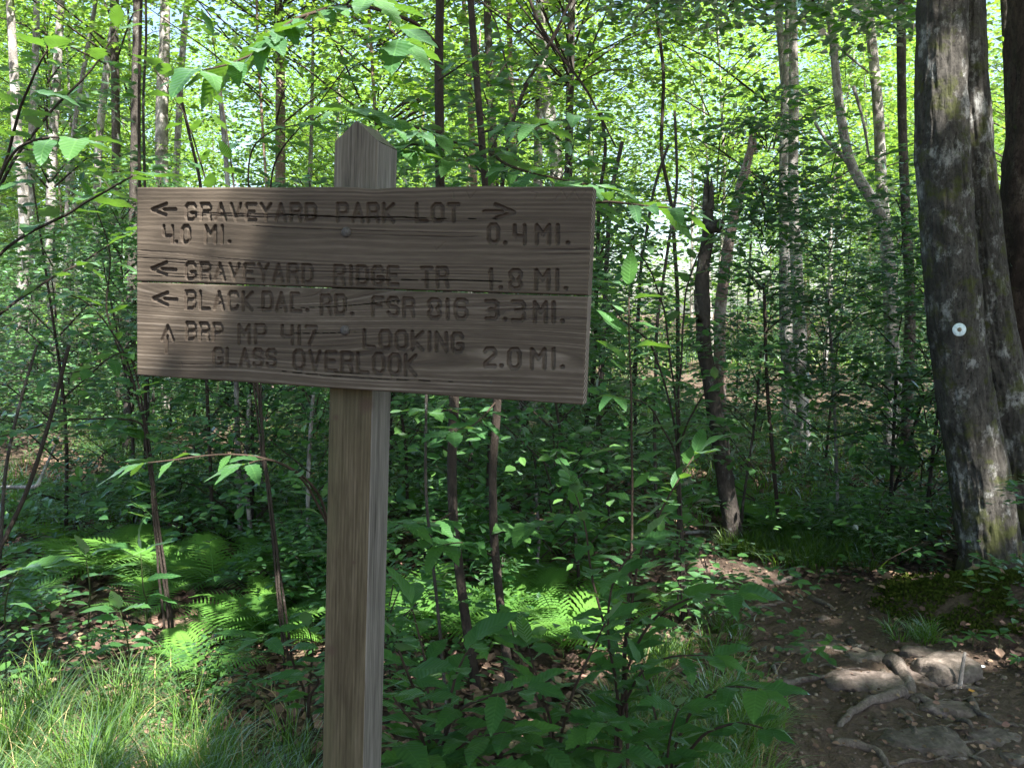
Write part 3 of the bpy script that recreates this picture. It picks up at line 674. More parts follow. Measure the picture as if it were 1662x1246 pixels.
def cull(pos, targets):  # opens crown gaps along the sun rays so chosen spots are lit
    keep = np.ones(len(pos), bool)
    for T, r in targets:
        r = r*1.25+.045
        v = pos-T; a = v@S; d = np.linalg.norm(v-a[:, None]*S, axis=1); nz = .55*fbm(pos[:, 0]*4, pos[:, 1]*4, pos[:, 2]*4, 2, 77)
        keep &= ~((a > 0) & (d < r*(1+nz)))
    return keep | (np.random.default_rng(len(pos)).random(len(pos)) < .02)
SUNLIT = [(P(228, 330, 1.75), .06), (P(240, 390, 1.75), .07), (P(240, 450, 1.75), .06), (P(245, 520, 1.73), .09), (P(255, 590, 1.75), .10), (P(340, 600, 1.72), .05), (P(630, 500, 1.6), .045), (P(720, 545, 1.6), .02), (P(650, 430, 1.6), .0), (P(500, 610, 1.66), .02), (P(420, 480, 1.68), -.015), (P(380, 600, 1.7), .03), (P(548, 340, 1.62), .0),
          (G(90, 1120), .34), (G(10, 1230), .42), (G(200, 1190), .30), (G(150, 1040), .16), (G(300, 1110), .12), (G(260, 1246), .15),
          (G(1170, 922), .16), (G(1225, 925), .10), (G(1320, 1048), .0), (G(1345, 1052), .02), (G(1395, 1060), .02), (G(1385, 1108), .04), (G(1415, 1100), .05), (G(1485, 1100), .09), (G(1520, 1085), .02), (G(1560, 1070), .03), (G(1600, 1085), .02),
          (P(1600, 770, 4.6), .10), (P(1612, 840, 4.6), .10), (P(1543, 120, 4.6), .10), (P(1545, 85, 4.6), .08),
          (P(920, 985, 4.0), .20), (P(880, 1000, 4.0), .10), (G(800, 1010), .16), (G(720, 1010), .16), (G(660, 960), .12), (P(1065, 1030, 3.7), .14), (G(1080, 1040), .10), (G(620, 1020), .08), (P(1110, 860, 3.6), .05),
          (P(190, 800, 4.6), .18), (P(240, 820, 4.6), .14), (P(140, 905, 3.2), .08), (P(330, 1010, 3.3), .11), (G(240, 920), .12), (P(400, 985, 3.8), .08), (G(320, 1060), .10), (G(30, 1090), .14), (P(215, 765, 2.6), .06), (P(420, 755, 2.5), .06),
          (P(1000, 900, 2.7), .05), (P(950, 780, 3.), .06), (P(640, 800, 1.75), .03), (P(1180, 750, 3), .05), (P(430, 60, 2.6), .16), (P(330, 115, 2.6), .16), (P(830, 180, 2.6), .1), (P(1080, 330, 2.6), .08), (P(960, 330, 2.6), .08)]
_fr = np.random.default_rng(91)
for _i in range(46): SUNLIT.append((G(_fr.uniform(-60, 1120), _fr.uniform(830, 1120)), _fr.uniform(-.01, .07)))
for _i in range(22): SUNLIT.append((P(_fr.uniform(1000, 1480), _fr.uniform(420, 820), _fr.uniform(4.5, 8)), _fr.uniform(0, .12)))
for _i in range(16): SUNLIT.append((P(_fr.uniform(0, 1060), _fr.uniform(60, 300), _fr.uniform(2.4, 3.6)), _fr.uniform(.0, .09)))
for _i in range(14): SUNLIT.append((P(_fr.uniform(640, 1220), _fr.uniform(700, 1100), _fr.uniform(2.2, 3.4)), _fr.uniform(-.01, .03)))
for _y in (800, 950, 1100): SUNLIT.append((P(620, _y, 1.68), -.005))
def shade_crown(parent, base, cen, rad, z0, z1, n, seed, leaf=.12, limb_from=None, dense=()):
    rg = np.random.default_rng(seed); nd = n//60
    th = rg.random(nd)*2*np.pi; r = rad*np.sqrt(rg.random(nd)); z = z0+(z1-z0)*rg.random(nd)+.8*(1-(r/rad)**2)
    D = np.stack([cen[0]+np.cos(th)*r, cen[1]+np.sin(th)*r, z, rg.uniform(.35, .8, nd)], 1)
    ex = [np.append(T+S*rg.uniform(7, 9.3)+rg.normal(0, .12, 3), .45) for T in dense for _ in range(6)]  # extra leaf clumps added on the sun rays to shade chosen spots
    if ex: D = np.concatenate([D, np.array(ex)])
    pos, d, nm, s = spray_mass(D, rg, 60, leaf, .4)
    k = cull(pos, SUNLIT)
    pp = proj(pos); vis = (pos[:, 1] > .3) & (pp[:, 0] > -150) & (pp[:, 0] < 1800) & (pp[:, 1] > 60)
    k &= ~vis
    V, F, a = leaves(pos[k], d[k], nm[k], s[k])
    o = add('crown', mesh('crown', V-base, F, LEAF_CAN, attrs={'rnd': a}), parent)
    if limb_from is not None:
        lb = np.array(limb_from); idx = rg.choice(nd, 16, replace=False)
        for q in D[idx]:
            e = q[:3]; m = (lb+e)/2+np.array([0, 0, .4]); v, f, t = tube(np.array([lb, m, e])-base, [.07, .045, .015], 6, .4, .08)
            add('limb', mesh('limb', v, [f, t], BARK_PALE, True), parent)
def bough():
    rg = np.random.default_rng(71); a_, c_ = P(1530, -160, 4.8), P(1040, 60, 8.0); D = []
    for k in range(46):
        t = rg.random(); q = P(1500-470*t+rg.normal(0, 40), -70+110*rg.random()*(1-.3*t)+30*t, 5.6+2.2*rg.random()); D.append([*q, rg.uniform(.18, .4)])
    D = np.array(D); pos, d, nm, s_ = spray_mass(D, rg, 46, .085, .45, L6); V, F, a = leaves(pos, d, nm, s_, L6)
    add('foliage', mesh('foliage', V-BIGB, F, LEAF_UND, attrs={'rnd': a}), BIG)
    for t in (.15, .4, .7, 1.):
        e = P(1500-470*t, 30*t, 6.6); m = (a_+e)/2+np.array([0, 0, .25]); v, f, tt = tube(np.array([a_, m, e])-BIGB, [.045, .025, .006], 7, .15, .08, int(t*10)); add('limb', mesh('limb', v, [f, tt], BARK_DARK, True), BIG)
bough()
tagged = shade_crown(BIG, BIGB, (3.3, 2.2), 4.3, 6.5, 9.5, 42000, 21, limb_from=(2.9, 5.2, 7.5))
SHADED = [P(700, 480, 1.57), P(770, 470, 1.56), P(830, 430, 1.54), P(910, 470, 1.52), P(930, 580, 1.52), P(650, 620, 1.6), P(790, 560, 1.56), P(690, 350, 1.57), P(850, 350, 1.54), P(930, 370, 1.52), P(840, 620, 1.54), P(420, 400, 1.68), P(480, 560, 1.66), P(560, 420, 1.62), P(760, 380, 1.56), P(740, 600, 1.56), P(880, 400, 1.52), P(860, 560, 1.52), P(580, 760, 1.6), P(570, 1000, 1.6), P(560, 1200, 1.6), P(580, 240, 1.62),
          P(720, 1150, 2.2), P(900, 1150, 2.3), P(1100, 1150, 2.3), G(1450, 1230), G(1620, 1200), G(1300, 1180), G(420, 1200), G(1250, 1000), G(1500, 960), P(1540, 400, 4.6), P(1560, 600, 4.6)]
def offstage_tree(x, y, r, cen, rad, z0, z1, n, seed, label, dense=()):  # unseen trees added to cast the dappled shade
    b = np.array([x, y, HZ(x, y)]); root = empty('tree', b); tag(root, label, 'tree', 'unseen trees added to shade the trail junction')
    v, f, t = tube(np.array([[0, 0, -.1], [.05, 0, 1], [0, .1, 4], [.2, 0, z0]]), [r*1.3, r, r*.85, r*.5], 16, .15, .1, seed)
    add('trunk', mesh('trunk', v, [f, t], BARK_PALE, True), root)
    shade_crown(root, b, cen, rad, z0, z1, n, seed, limb_from=(x+.2, y, z0-.8), dense=dense)
offstage_tree(.6, -3.6, .16, (1.0, -2.8), 4.2, 6.3, 9.5, 42000, 31, 'grey barked unseen shade tree added outside the picture behind the viewer', SHADED)
offstage_tree(6.4, -2.6, .18, (6.0, -1.6), 4.2, 6.8, 10., 40000, 41, 'grey barked unseen shade tree added outside the picture to the right', SHADED)
offstage_tree(-4.9, 3.0, .15, (-2.2, 1.0), 3.4, 6.3, 8.5, 15000, 51, 'grey barked unseen shade tree added outside the picture left of the ferns')
offstage_tree(7.5, 5.5, .2, (8.2, 4.2), 4.2, 6.8, 9.5, 26000, 61, 'grey barked unseen shade tree added outside the picture right of the mossy tree')

make_tree('tree', 'dark shaggy-barked tree with a deep cleft at the right edge', [(1690, -60), (1686, 120), (1680, 280), (1674, 400), (1678, 520), (1692, 640), (1702, 760), (1712, 940)], 5.15, [88, 88, 88, 92, 98, 104, 110, 120], BARK_SHAG, sides=60, step=.03, rough=.22, seed=12, topz=9)
# lean dark snag-like trunk
def jag(root, base, p, r, mat, seed):
    rg = random.Random(seed)
    for k in range(5):
        a = rg.random()*6.28; q = p+np.array([math.cos(a), math.sin(a), 0])*r*.55; h = r*rg.uniform(1.5, 4.5)
        v, f, t = tube(np.array([q-np.array([0, 0, r]), q+np.array([0, 0, h*.5]), q+np.array([rg.uniform(-.2, .2)*r, 0, h])])-base, [r*.5, r*.35, r*.05], 5, None)
        add('splinter', mesh('splinter', v, [f, t], mat), root)
rt, b, W = make_tree('leaning_tree', 'leaning dark lichened trunk with a broken top and a burl beside the trail', [(1149, 330), (1150, 380), (1139, 450), (1142, 560), (1158, 650), (1172, 740), (1190, 868)], 5.75, [16, 19, 21, 24, 26, 27, 31], BARK_DARK, sides=24, step=.04, rough=.2, seed=21, cat='dead tree')
jag(rt, b, W[-1], .045, BARK_DARK, 3)
q = P(1164, 366, 5.7)-b; v, f, t = tube([q+np.array([-.05, 0, -.03]), q+np.array([.0, -.01, 0]), q+np.array([.03, -.02, .03])], [.03, .045, .02], 10, .015, .3, 3); add('burl', mesh('burl', v, [f, t], BARK_DARK, True), rt)
v, f, t = tube(np.array([P(1136, 520, 5.7), P(1130, 500, 5.6), P(1127, 470, 5.6)])-b, [.02, .014, .005], 6); add('limb', mesh('limb', v, [f, t], BARK_DARK, True), rt)
rt, b, W = make_tree('broken_snag', 'reddish bare snag with a splintered top leaning right of the dark trunk', [(1221, 235), (1205, 290), (1181, 400), (1168, 510), (1168, 640), (1176, 780)], 7.4, [11, 15, 17, 19, 20, 22], BARK_SNAG, sides=16, step=.08, rough=.15, seed=22, cat='dead tree', limbs=(([(1210, 252), (1232, 240), (1262, 242)], 3),))
jag(rt, b, W[-1], .04, BARK_SNAG, 5)
M_ = make_tree
M_('tree', 'left slender trunk of the pale pair standing in the clearing', [(1283, -20), (1276, 120), (1272, 230), (1272, 400), (1279, 560), (1288, 690)], 10.2, [11, 13, 14, 15, 17, 18], BARK_PALE, topz=10, crown=CANOPY[1], seed=31)
M_('tree', 'right thicker trunk of the pale pair with a fallen limb at its foot', [(1287, 40), (1289, 150), (1287, 300), (1292, 420), (1299, 560), (1304, 690)], 9.9, [13, 15, 16, 19, 21, 22], BARK_PALE, topz=10.5, crown=CANOPY[2], seed=32)
M_('tree', 'crooked grey tree that bends sharply right below its fork', [(1340, -20), (1352, 60), (1358, 140), (1368, 210), (1378, 268), (1400, 300), (1425, 335), (1440, 385), (1450, 480), (1446, 640)], 8.8, [11, 12, 13, 14, 16, 18, 19, 18, 18, 20], BARK_PALE, topz=9, crown=CANOPY[3], seed=33, limbs=(([(1385, 275), (1360, 245), (1338, 225), (1322, 198)], 9), ([(1330, 45), (1375, 90), (1410, 118)], 5), ([(1385, 140), (1400, 190), (1412, 260)], 6)))
M_('tree', 'straight grey trunk between the crooked tree and the mossy tree', [(1404, -20), (1414, 60), (1426, 180), (1430, 300), (1440, 420), (1452, 620)], 10.5, [13, 15, 16, 18, 20, 22], BARK_PALE, topz=10, crown=CANOPY[4], seed=34, limbs=(([(1416, 62), (1395, 25), (1378, -10)], 7),))
M_('tree', 'dark slim trunk close behind the mossy tree', [(1462, -20), (1464, 200), (1470, 350), (1478, 480), (1474, 640)], 8.2, [14, 14, 15, 17, 19], BARK_DARK, topz=9, crown=CANOPY[0], seed=35)
M_('tree', 'dark double-topped slim tree behind the right edge trunk', [(1628, -20), (1634, 100), (1640, 250), (1650, 420)], 9, [10, 11, 12, 12], BARK_DARK, topz=9, crown=CANOPY[1], seed=36)
M_('tree', 'knobbly grey trunk rising behind the right half of the signboard', [(877, 40), (880, 95), (886, 160), (897, 215), (905, 275), (892, 420), (850, 560), (838, 700), (834, 780)], 10.2, [15, 20, 22, 20, 21, 24, 28, 30, 34], BARK_PALE, topz=10, crown=CANOPY[2], seed=37)
M_('tree', 'slim grey trunk left of the knobbly one behind the signboard', [(790, -20), (793, 80), (797, 160), (802, 290), (806, 480), (812, 700), (815, 790)], 10.8, [12, 13, 14, 16, 20, 24, 26], BARK_DARK, topz=10, crown=CANOPY[3], seed=38)
M_('tree', 'bright sunlit trunk seen under the right end of the signboard', [(872, 480), (868, 640), (866, 760)], 14, [18, 20, 22], BARK_PALE, topz=8, crown=CANOPY[4], seed=39)
M_('tree', 'pinkish sunlit trunk seen under the middle of the signboard', [(776, 480), (782, 640), (790, 770)], 14.5, [14, 17, 22], BARK_SNAG, topz=8, crown=CANOPY[0], seed=40)
M_('tree', 'sunlit reddish trunk seen just left of the post below the sign', [(455, 400), (462, 600), (468, 715)], 15, [18, 21, 25], BARK_SNAG, topz=9, crown=CANOPY[1], seed=41)
left = [(([(22, 100), (28, 230), (40, 330), (36, 480), (34, 660)]), 12, 20, BARK_PALE, 'pale trunk nearest the left edge of the picture'),
        (([(98, 20), (92, 130), (84, 260), (80, 420), (92, 640)]), 13, 17, BARK_PALE, 'pale trunk second from the left edge'),
        (([(60, -20), (58, 90), (52, 200), (50, 380), (56, 640)]), 16, 13, BARK_PALE, 'narrow pale trunk between the two at the left edge'),
        (([(190, 0), (172, 120), (160, 230), (155, 400), (150, 640)]), 14, 14, BARK_PALE, 'grey trunk left of the sign that leans to the right'),
        (([(268, 60), (263, 160), (262, 260), (266, 420), (272, 640)]), 13, 24, BARK_PALE, 'broad pale trunk rising over the left end of the signboard'),
        (([(306, -20), (298, 60), (292, 150), (285, 300), (280, 600)]), 17, 12, BARK_PALE, 'thin pale trunk right of the broad one over the signboard'),
        (([(124, 180), (140, 90), (158, -10)]), 15, 9, BARK_PALE, 'pale leaning pole in the upper left'),
        (([(215, 400), (212, 520), (210, 620), (208, 705)]), 9, 20, BARK_DARK, 'dark stout trunk beside the left end of the signboard')]
for k, (pts, Y, w_, m_, lb) in enumerate(left):
    if pts[0][1] > pts[-1][1]: pts = pts[::-1]; pts = pts+[(110, 300), (100, 640)]
    w_ *= .82; M_('tree', lb, pts, Y, [w_*.8]+[w_]*(len(pts)-1), m_, topz=3.5+Y*.5, crown=CANOPY[k % 5], seed=50+k)
sap = [([(715, -30), (712, 80), (713, 200), (714, 300), (728, 500), (738, 640), (733, 740), (735, 840), (752, 980), (772, 1108)], 3.5, [13, 14, 15, 15, 15, 16, 16, 16, 16, 18], 'dark brown sapling stem right of the post, the left of two'),
       ([(762, -30), (768, 60), (778, 180), (788, 300), (800, 480), (808, 650), (799, 760), (801, 870), (814, 1000), (828, 1112)], 3.45, [10, 11, 11, 12, 13, 14, 13, 14, 14, 16], 'dark brown sapling stem right of the post, the right of two')]
SAPR = []
for k, (pts, Y, w_, lb) in enumerate(sap):
    SAPR.append(M_('sapling', lb, pts, Y, w_, BARK_SAP, cat='sapling', sides=12, step=.04, rough=.08, seed=70+k, topz=4.6, trunk_name='stem'))
thin = [([(230, -20), (226, 120), (226, 300), (231, 400), (236, 620), (236, 740)], 6, 6, 'thin dark pole over the signboard left end, one of a twisted pair'),
        ([(236, -20), (238, 60), (232, 160), (235, 300), (240, 620), (241, 745)], 6.1, 5, 'second twisted thin pole beside the first over the signboard'),
        ([(292, 150), (312, 240), (326, 290), (333, 420), (336, 640), (346, 860)], 5.4, 6, 'thin black sapling crossing behind the signboard left part'),
        ([(355, 140), (362, 200), (370, 300), (380, 480), (384, 640), (390, 865)], 5.6, 9, 'slim dark sapling whose pale foot shows under the signboard'),
        ([(405, 640), (398, 760), (408, 880)], 5.5, 8, 'slim pale-footed sapling right of the dark one under the signboard'),
        ([(428, 620), (424, 740), (426, 830)], 6.2, 6, 'thin sapling between the pale-footed one and the post'),
        ([(510, 620), (500, 760), (500, 905)], 5.2, 8, 'white-barked sapling just left of the post'),
        ([(372, 640), (330, 700), (300, 760), (270, 800)], 5.8, 8, 'dark pole leaning right under the signboard'),
        ([(112, 560), (82, 680), (48, 790), (0, 890), (-20, 930)], 3.4, 8, 'dark arching stem at the left edge'),
        ([(60, 560), (30, 660), (8, 760), (0, 900)], 3.7, 6, 'thin stem behind the arching one at the left edge'),
        ([(968, 640), (985, 760), (990, 890)], 5.5, 5, 'thin stem at the right end of the signboard below it'),
        ([(1095, 180), (1100, 300), (1066, 520), (1062, 700), (1066, 880)], 5.6, 6, 'thin dark sapling between the signboard and the leaning trunk'),
        ([(1240, 460), (1244, 620), (1256, 760), (1268, 884)], 5.9, 7, 'thin black sapling right of the leaning trunk'),
        ([(1236, 560), (1226, 680), (1205, 820), (1200, 880)], 5.9, 5, 'thin crooked sapling touching the leaning trunk'),
        ([(1342, 470), (1352, 600), (1358, 760), (1360, 900)], 6.2, 6, 'thin black sapling in front of the pale pair'),
        ([(1010, 230), (990, 320), (985, 420), (975, 640), (960, 840)], 7, 9, 'dark forked sapling behind the right edge of the signboard'),
        ([(975, 180), (985, 240), (972, 320), (965, 600), (930, 860)], 7.2, 7, 'dark sapling close left of the forked one'),
        ([(1085, 235), (1062, 300), (1040, 430), (1030, 640), (1034, 800)], 8, 6, 'thin dark leaning sapling left of the broken trunk'),
        ([(1060, -20), (1078, 120), (1072, 250), (1090, 330), (1100, 480), (1100, 760)], 9, 7, 'grey wavy sapling reaching the top of the picture'),
        ([(1455, 600), (1448, 760), (1440, 930)], 6, 7, 'thin dark stem in the thicket left of the mossy tree'),
        ([(1500, 640), (1470, 740), (1432, 850), (1415, 930)], 6.1, 6, 'leaning thin stem in the thicket left of the mossy tree'),
        ([(692, 640), (690, 800), (712, 1000), (735, 1246)], 3.0, 6, 'thin brown stem directly right of the post'),
        ([(648, 640), (660, 740), (662, 860)], 6.2, 6, 'thin sapling showing just right of the post'),
        ([(765, 640), (764, 760), (768, 850)], 6.6, 9, 'dark sapling in shade between the two brown stems'),
        ([(900, 640), (918, 760), (938, 900), (940, 980)], 4.6, 6, 'thin dark sapling under the right part of the signboard'),
        ([(870, 800), (876, 880), (864, 960)], 4.9, 6, 'short pale stem behind the ferns right of the post')]
for k, (pts, Y, w_, lb) in enumerate(thin):
    M_('sapling', lb, pts, Y, [w_*.75, w_], [BARK_SAP, BARK_DARK][k % 2] if 'pale' not in lb and 'white' not in lb else BARK_PALE, cat='sapling', sides=7, step=.07, rough=.08, seed=90+k, trunk_name='stem',
       crown=(UNDER[k % 5] if pts[0][1] > 400 and Y > 4.5 else None), crown_dz=-1.2, cs=.9)
# dark crossing limbs at the top centre: one sapling
M_('sapling', 'dark crossing boughs of a sapling over the signboard top', [(940, -30), (900, 60), (850, 140), (822, 230), (812, 330), (800, 600), (790, 860)], 6, [4, 5, 6, 7, 7, 8, 9], BARK_SAP, cat='sapling', sides=7, seed=130, trunk_name='stem',
   limbs=(([(855, -20), (868, 30), (912, 95), (950, 140), (975, 190), (1000, 240)], 6), ([(890, 70), (860, 30), (830, -10)], 4), ([(838, 180), (818, 90), (802, 20), (760, -20)], 4), ([(850, 140), (870, 110), (950, -20)], 4)))

# ============================================================ BACKGROUND FOREST
MARKS = [(80, 'at the left edge'), (220, 'left of the signboard'), (400, "behind the signboard's left end"), (540, 'just left of the post'), (650, 'behind the post'), (850, 'behind the two brown stems'), (970, "behind the signboard's right end"),
         (1120, 'right of the signboard'), (1240, 'around the broken snags'), (1340, 'around the pale trunk pair'), (1480, 'left of the mossy tree'), (9999, 'behind the mossy tree')]
AUTO = []
def later(o, what, cat, px, Y, py=None): o['category'] = cat; AUTO.append((o, what, px, Y))
def flush_labels():
    d = {}
    for o, what, px, Y in AUTO:
        m = [t for lim, t in MARKS if px < lim][0]; dp = 'near' if Y < 5.5 else 'middle-distance' if Y < 11 else 'far' if Y < 22 else 'farthest'
        d.setdefault((what, m, dp), []).append((px, o))
    ordn = ['first', 'second', 'third', 'fourth', 'fifth', 'sixth', 'seventh', 'eighth', 'ninth', 'tenth', 'eleventh', 'twelfth']
    for (what, m, dp), L_ in d.items():
        L_.sort(key=lambda t: t[0])
        for i, (_, o) in enumerate(L_):
            tag(o, '%s %s %s' % (dp, what, m) + (', %s from the left' % ordn[min(i, 11)] if len(L_) > 1 else '')); o['group'] = what.split(' ')[-1]+'s of the wood'
rb = random.Random(3)
WH = 'slender forest tree in the sunlit wood behind the sign'
for k in range(95):
    Y = 9.5+38*(k/95.)**.8 + rb.uniform(-.8, .8); x = rb.uniform(-.68, .68)*Y
    px = CX+FPX*x/Y
    if 1060 < px < 1330 and rb.random() < .5: continue
    z = HZ(x, Y); root = empty('tree', (x, Y, z)); side = 'left' if px < 540 else 'right' if px > 1150 else 'middle'
    bk = rb.choice([0, 0, 1, 2]); later(root, ['pale-barked', 'dark-barked', 'reddish-barked'][bk]+' slender tree', 'tree', px, Y)
    hgt = rb.uniform(5, 11)+Y*.12; r = rb.uniform(.02, .075); lean = rb.uniform(-.08, .08)
    v, f, t = tube(np.array([[0, 0, -.1], [lean*2, 0, 2.], [lean*3+rb.uniform(-.2, .2), 0, hgt*.5], [lean*hgt, 0, hgt]]), [r*1.2, r, r*.8, r*.3], 7, .5, .06, k)
    add('trunk', mesh('trunk', v, [f, t], [BARK_PALE, BARK_DARK, BARK_SNAG][bk], True), root)
    far = Y > 26; c = add('crown', rb.choice(CANOPY_FAR if far else CANOPY), root, (lean*hgt*.6, 0, hgt*rb.uniform(.28, .5)))
    s = rb.uniform(.8, 1.2); c.scale = (s, s, s); c.rotation_euler = (0, 0, rb.random()*6.28)
    if rb.random() < .5:
        c = add('crown', rb.choice(CANOPY_FAR if far else CANOPY), root, (lean*hgt*.2+rb.uniform(-.6, .6), rb.uniform(-.5, .5), rb.uniform(.8, 2.4))); s = rb.uniform(.55, .85); c.scale = (s, s, s*.8); c.rotation_euler = (0, 0, rb.random()*6.28)
# far wood as one mass
rg = np.random.default_rng(5); nd = 2300
Yd = rg.uniform(46, 62, nd); D = np.stack([rg.uniform(-.75, .75, nd)*Yd, Yd, rg.uniform(.5, 23, nd), rg.uniform(.8, 1.8, nd)], 1); D[:nd//2, 2] = rg.uniform(.3, 8, nd//2)
pos, dd, nm, s = spray_mass(D, rg, 30, .34, .5); V, F, a = leaves(pos, dd, nm, s)
o = add('far_woods', mesh('far_woods', V, F, LEAF_CAN, attrs={'rnd': a})); tag(o, 'distant sunlit wood seen through the trees', kind='stuff')
# understory shrubs and low plants
WL = {'a': 'small leafy understory shrub in the shade right of the signboard', 'b': 'small leafy understory shrub in the wood left of the post', 'c': 'small leafy understory shrub in the wood behind the post'}
for k in range(150):
    Y = 5.2+13*(k/150.)**1.1+rb.uniform(-.3, .3); x = rb.uniform(-.66, .66)*Y; px = CX+FPX*x/Y
    if float(trail_d(x, Y)) < .35: continue
    if px < 560 and Y < 8.5 and rb.random() < .65: continue
    if px < 1050 and rb.random() < .35: continue
    if 1080 < px < 1330 and Y < 11: continue
    if px > 960 and rb.random() < .45: continue
    s_ = 'a' if px > 960 else 'b' if px < 520 else 'c'
    root = empty('shrub', (x, Y, HZ(x, Y))); later(root, 'small-leaved shrub', 'shrub', px, Y)
    c = add('foliage', rb.choice(UNDER), root, (0, 0, .25)); s = rb.uniform(.6, 1.15); c.scale = (s, s, s); c.rotation_euler = (0, 0, rb.random()*6.28)
    v, f, t = tube(np.array([[0, 0, -.05], [.05, 0, .8], [rb.uniform(-.2, .2), 0, 2.4*s]]), [.014, .011, .004], 6, .3, .05, k)
    add('stem', mesh('stem', v, [f, t], rb.choice([BARK_SAP, BARK_DARK]), True), root)
for k in range(105):
    Y = 3.3+9.5*(k/105.)**1.2; x = rb.uniform(-.66, .66)*Y; px = CX+FPX*x/Y
    if float(trail_d(x, Y)) < .22 or abs(px-1600) < 60 and Y < 5.4: continue
    if px < 560 and Y < 5.2 and rb.random() < .45: continue
    root = empty('low_plant', (x, Y, HZ(x, Y)))
    side = 'right of the signboard' if px > 960 else 'left of the post' if px < 520 else 'just behind the post'
    later(root, 'low green seedling', 'plant', px, Y)
    c = add('foliage', rb.choice(LOW), root, (0, 0, -.03)); s = rb.uniform(.45, .95); c.scale = (s, s, s*.8); c.rotation_euler = (0, 0, rb.random()*6.28)

# ============================================================ GRASS (stuff)
def blades(base, hgt, wd, lean_dir, lean, mat, name, label):
    n = len(base); t = np.array([0, .33, .66, 1.]); L_ = lean[:, None]
    cx = L_*t**2.0; cz = np.sqrt(np.maximum(0, 1-.55*L_**2))*(t-.45*L_*t**3)
    C = base[:, None]+hgt[:, None, None]*(lean_dir[:, None]*cx[..., None]+np.array([0, 0, 1.])*cz[..., None])
    sd = np.stack([-lean_dir[:, 1], lean_dir[:, 0], 0*lean_dir[:, 0]], 1); a = RNG.normal(0, .6, n)
    sd = sd*np.cos(a)[:, None]+lean_dir*np.sin(a)[:, None]
    ww = wd[:, None]*np.array([.7, 1, .75, 0])
    A = C-sd[:, None]*ww[..., None]; B = C+sd[:, None]*ww[..., None]
    V = np.stack([A[:, 0], B[:, 0], A[:, 1], B[:, 1], A[:, 2], B[:, 2], A[:, 3]], 1)
    tf = np.array([[0, 1, 3], [0, 3, 2], [2, 3, 5], [2, 5, 4], [4, 5, 6]])
    F = (tf[None]+(np.arange(n)*7)[:, None, None]).reshape(-1, 3)
    o = add(name, mesh(name, V.reshape(-1, 3), F, mat, True, attrs={'rnd': np.repeat(RNG.random(n), 7)})); tag(o, label, kind='stuff')
def tufts(centres, per, hgt, spread, name, label, wd=.0016, bend=(.25, .95)):
    B, Hh, Dr, Ln = [], [], [], []
    for c in centres:
        m = int(per*RNG.uniform(.6, 1.3)); th = RNG.random(m)*2*np.pi; r = spread*np.sqrt(RNG.random(m))
        p = np.stack([c[0]+np.cos(th)*r, c[1]+np.sin(th)*r, np.zeros(m)], 1); p[:, 2] = c[2]-.01
        B.append(p); th = th+RNG.normal(0, .5, m); Dr.append(np.stack([np.cos(th), np.sin(th), 0*th], 1)); Hh.append(hgt*RNG.uniform(.45, 1.15, m)); Ln.append(RNG.uniform(*bend, m))
    B, Hh, Dr, Ln = map(np.concatenate, (B, Hh, Dr, Ln)); blades(B, Hh, wd*RNG.uniform(.7, 1.4, len(B)), Dr, Ln, GRASS, name, label)
def pts_in(x0, x1, y0, y1, n):
    out = []
    for it in range(n*5):
        q = G(RNG.uniform(x0, x1), RNG.uniform(y0, y1))
        if float(trail_d(q[0], q[1])) > .02 or it > n*3: out.append(q)
        if len(out) >= n: break
    return out
tufts(pts_in(-60, 330, 1150, 1440, 50), 80, .36, .07, 'grass', 'tall arching grass in sun at the lower left corner')
tufts(pts_in(260, 540, 1220, 1480, 55), 80, .26, .07, 'grass', 'shaded fine grass left of the post foot')
tufts(pts_in(960, 1290, 1130, 1460, 85), 80, .24, .07, 'grass', 'shaded fine grass between the leafy shrub and the trail')
tufts(pts_in(1040, 1110, 1060, 1090, 7)+pts_in(1080, 1200, 980, 1090, 8), 60, .20, .05, 'grass', 'small sunlit grass tuft on the left edge of the trail')
tufts(pts_in(1440, 1530, 1020, 1050, 8), 50, .13, .04, 'grass', 'arching grass below the mossy root mound')
tufts(pts_in(1180, 1460, 885, 925, 60), 70, .22, .10, 'grass', 'fine dark grass on the far side of the trail', .0022)
_g = GRASS; GRASS = simple('dry_grass_straw', [(.3, (.20, .15, .07)), (.7, (.34, .28, .15))], 20)
tufts(pts_in(-60, 540, 1120, 1440, 40)+pts_in(960, 1290, 1100, 1440, 26), 9, .30, .10, 'dry_grass', 'dead straw blades among the green grass')
GRASS = _g
def field(x0, x1, y0, y1, n, h, wd, label):
    x = RNG.uniform(x0, x1, n); y = RNG.uniform(y0, y1, n); k = (trail_d(x, y) > .15) & (fbm(x*.8, y*.8, 0, 2, 44) > -.25); x, y = x[k], y[k]; th = RNG.random(len(x))*2*np.pi
    blades(np.stack([x, y, H(x, y)-.01], 1), h*RNG.uniform(.5, 1.2, len(x)), wd*RNG.uniform(.7, 1.3, len(x)), np.stack([np.cos(th), np.sin(th), 0*th], 1), RNG.uniform(.3, .95, len(x)), GRASS, 'grass', label)
field(-5, .8, 6, 11, 22000, .30, .0035, 'dark soft grass under the saplings behind the ferns')
field(-10, 3, 11, 22, 26000, .34, .007, 'bright sunlit grass far back in the wood')
field(-26, 30, 22, 46, 26000, .55, .018, 'sunlit green ground cover far off between the trunks')
field(1.2, 8, 6, 13, 12000, .28, .0045, 'shaded grass behind the leaning trunk')

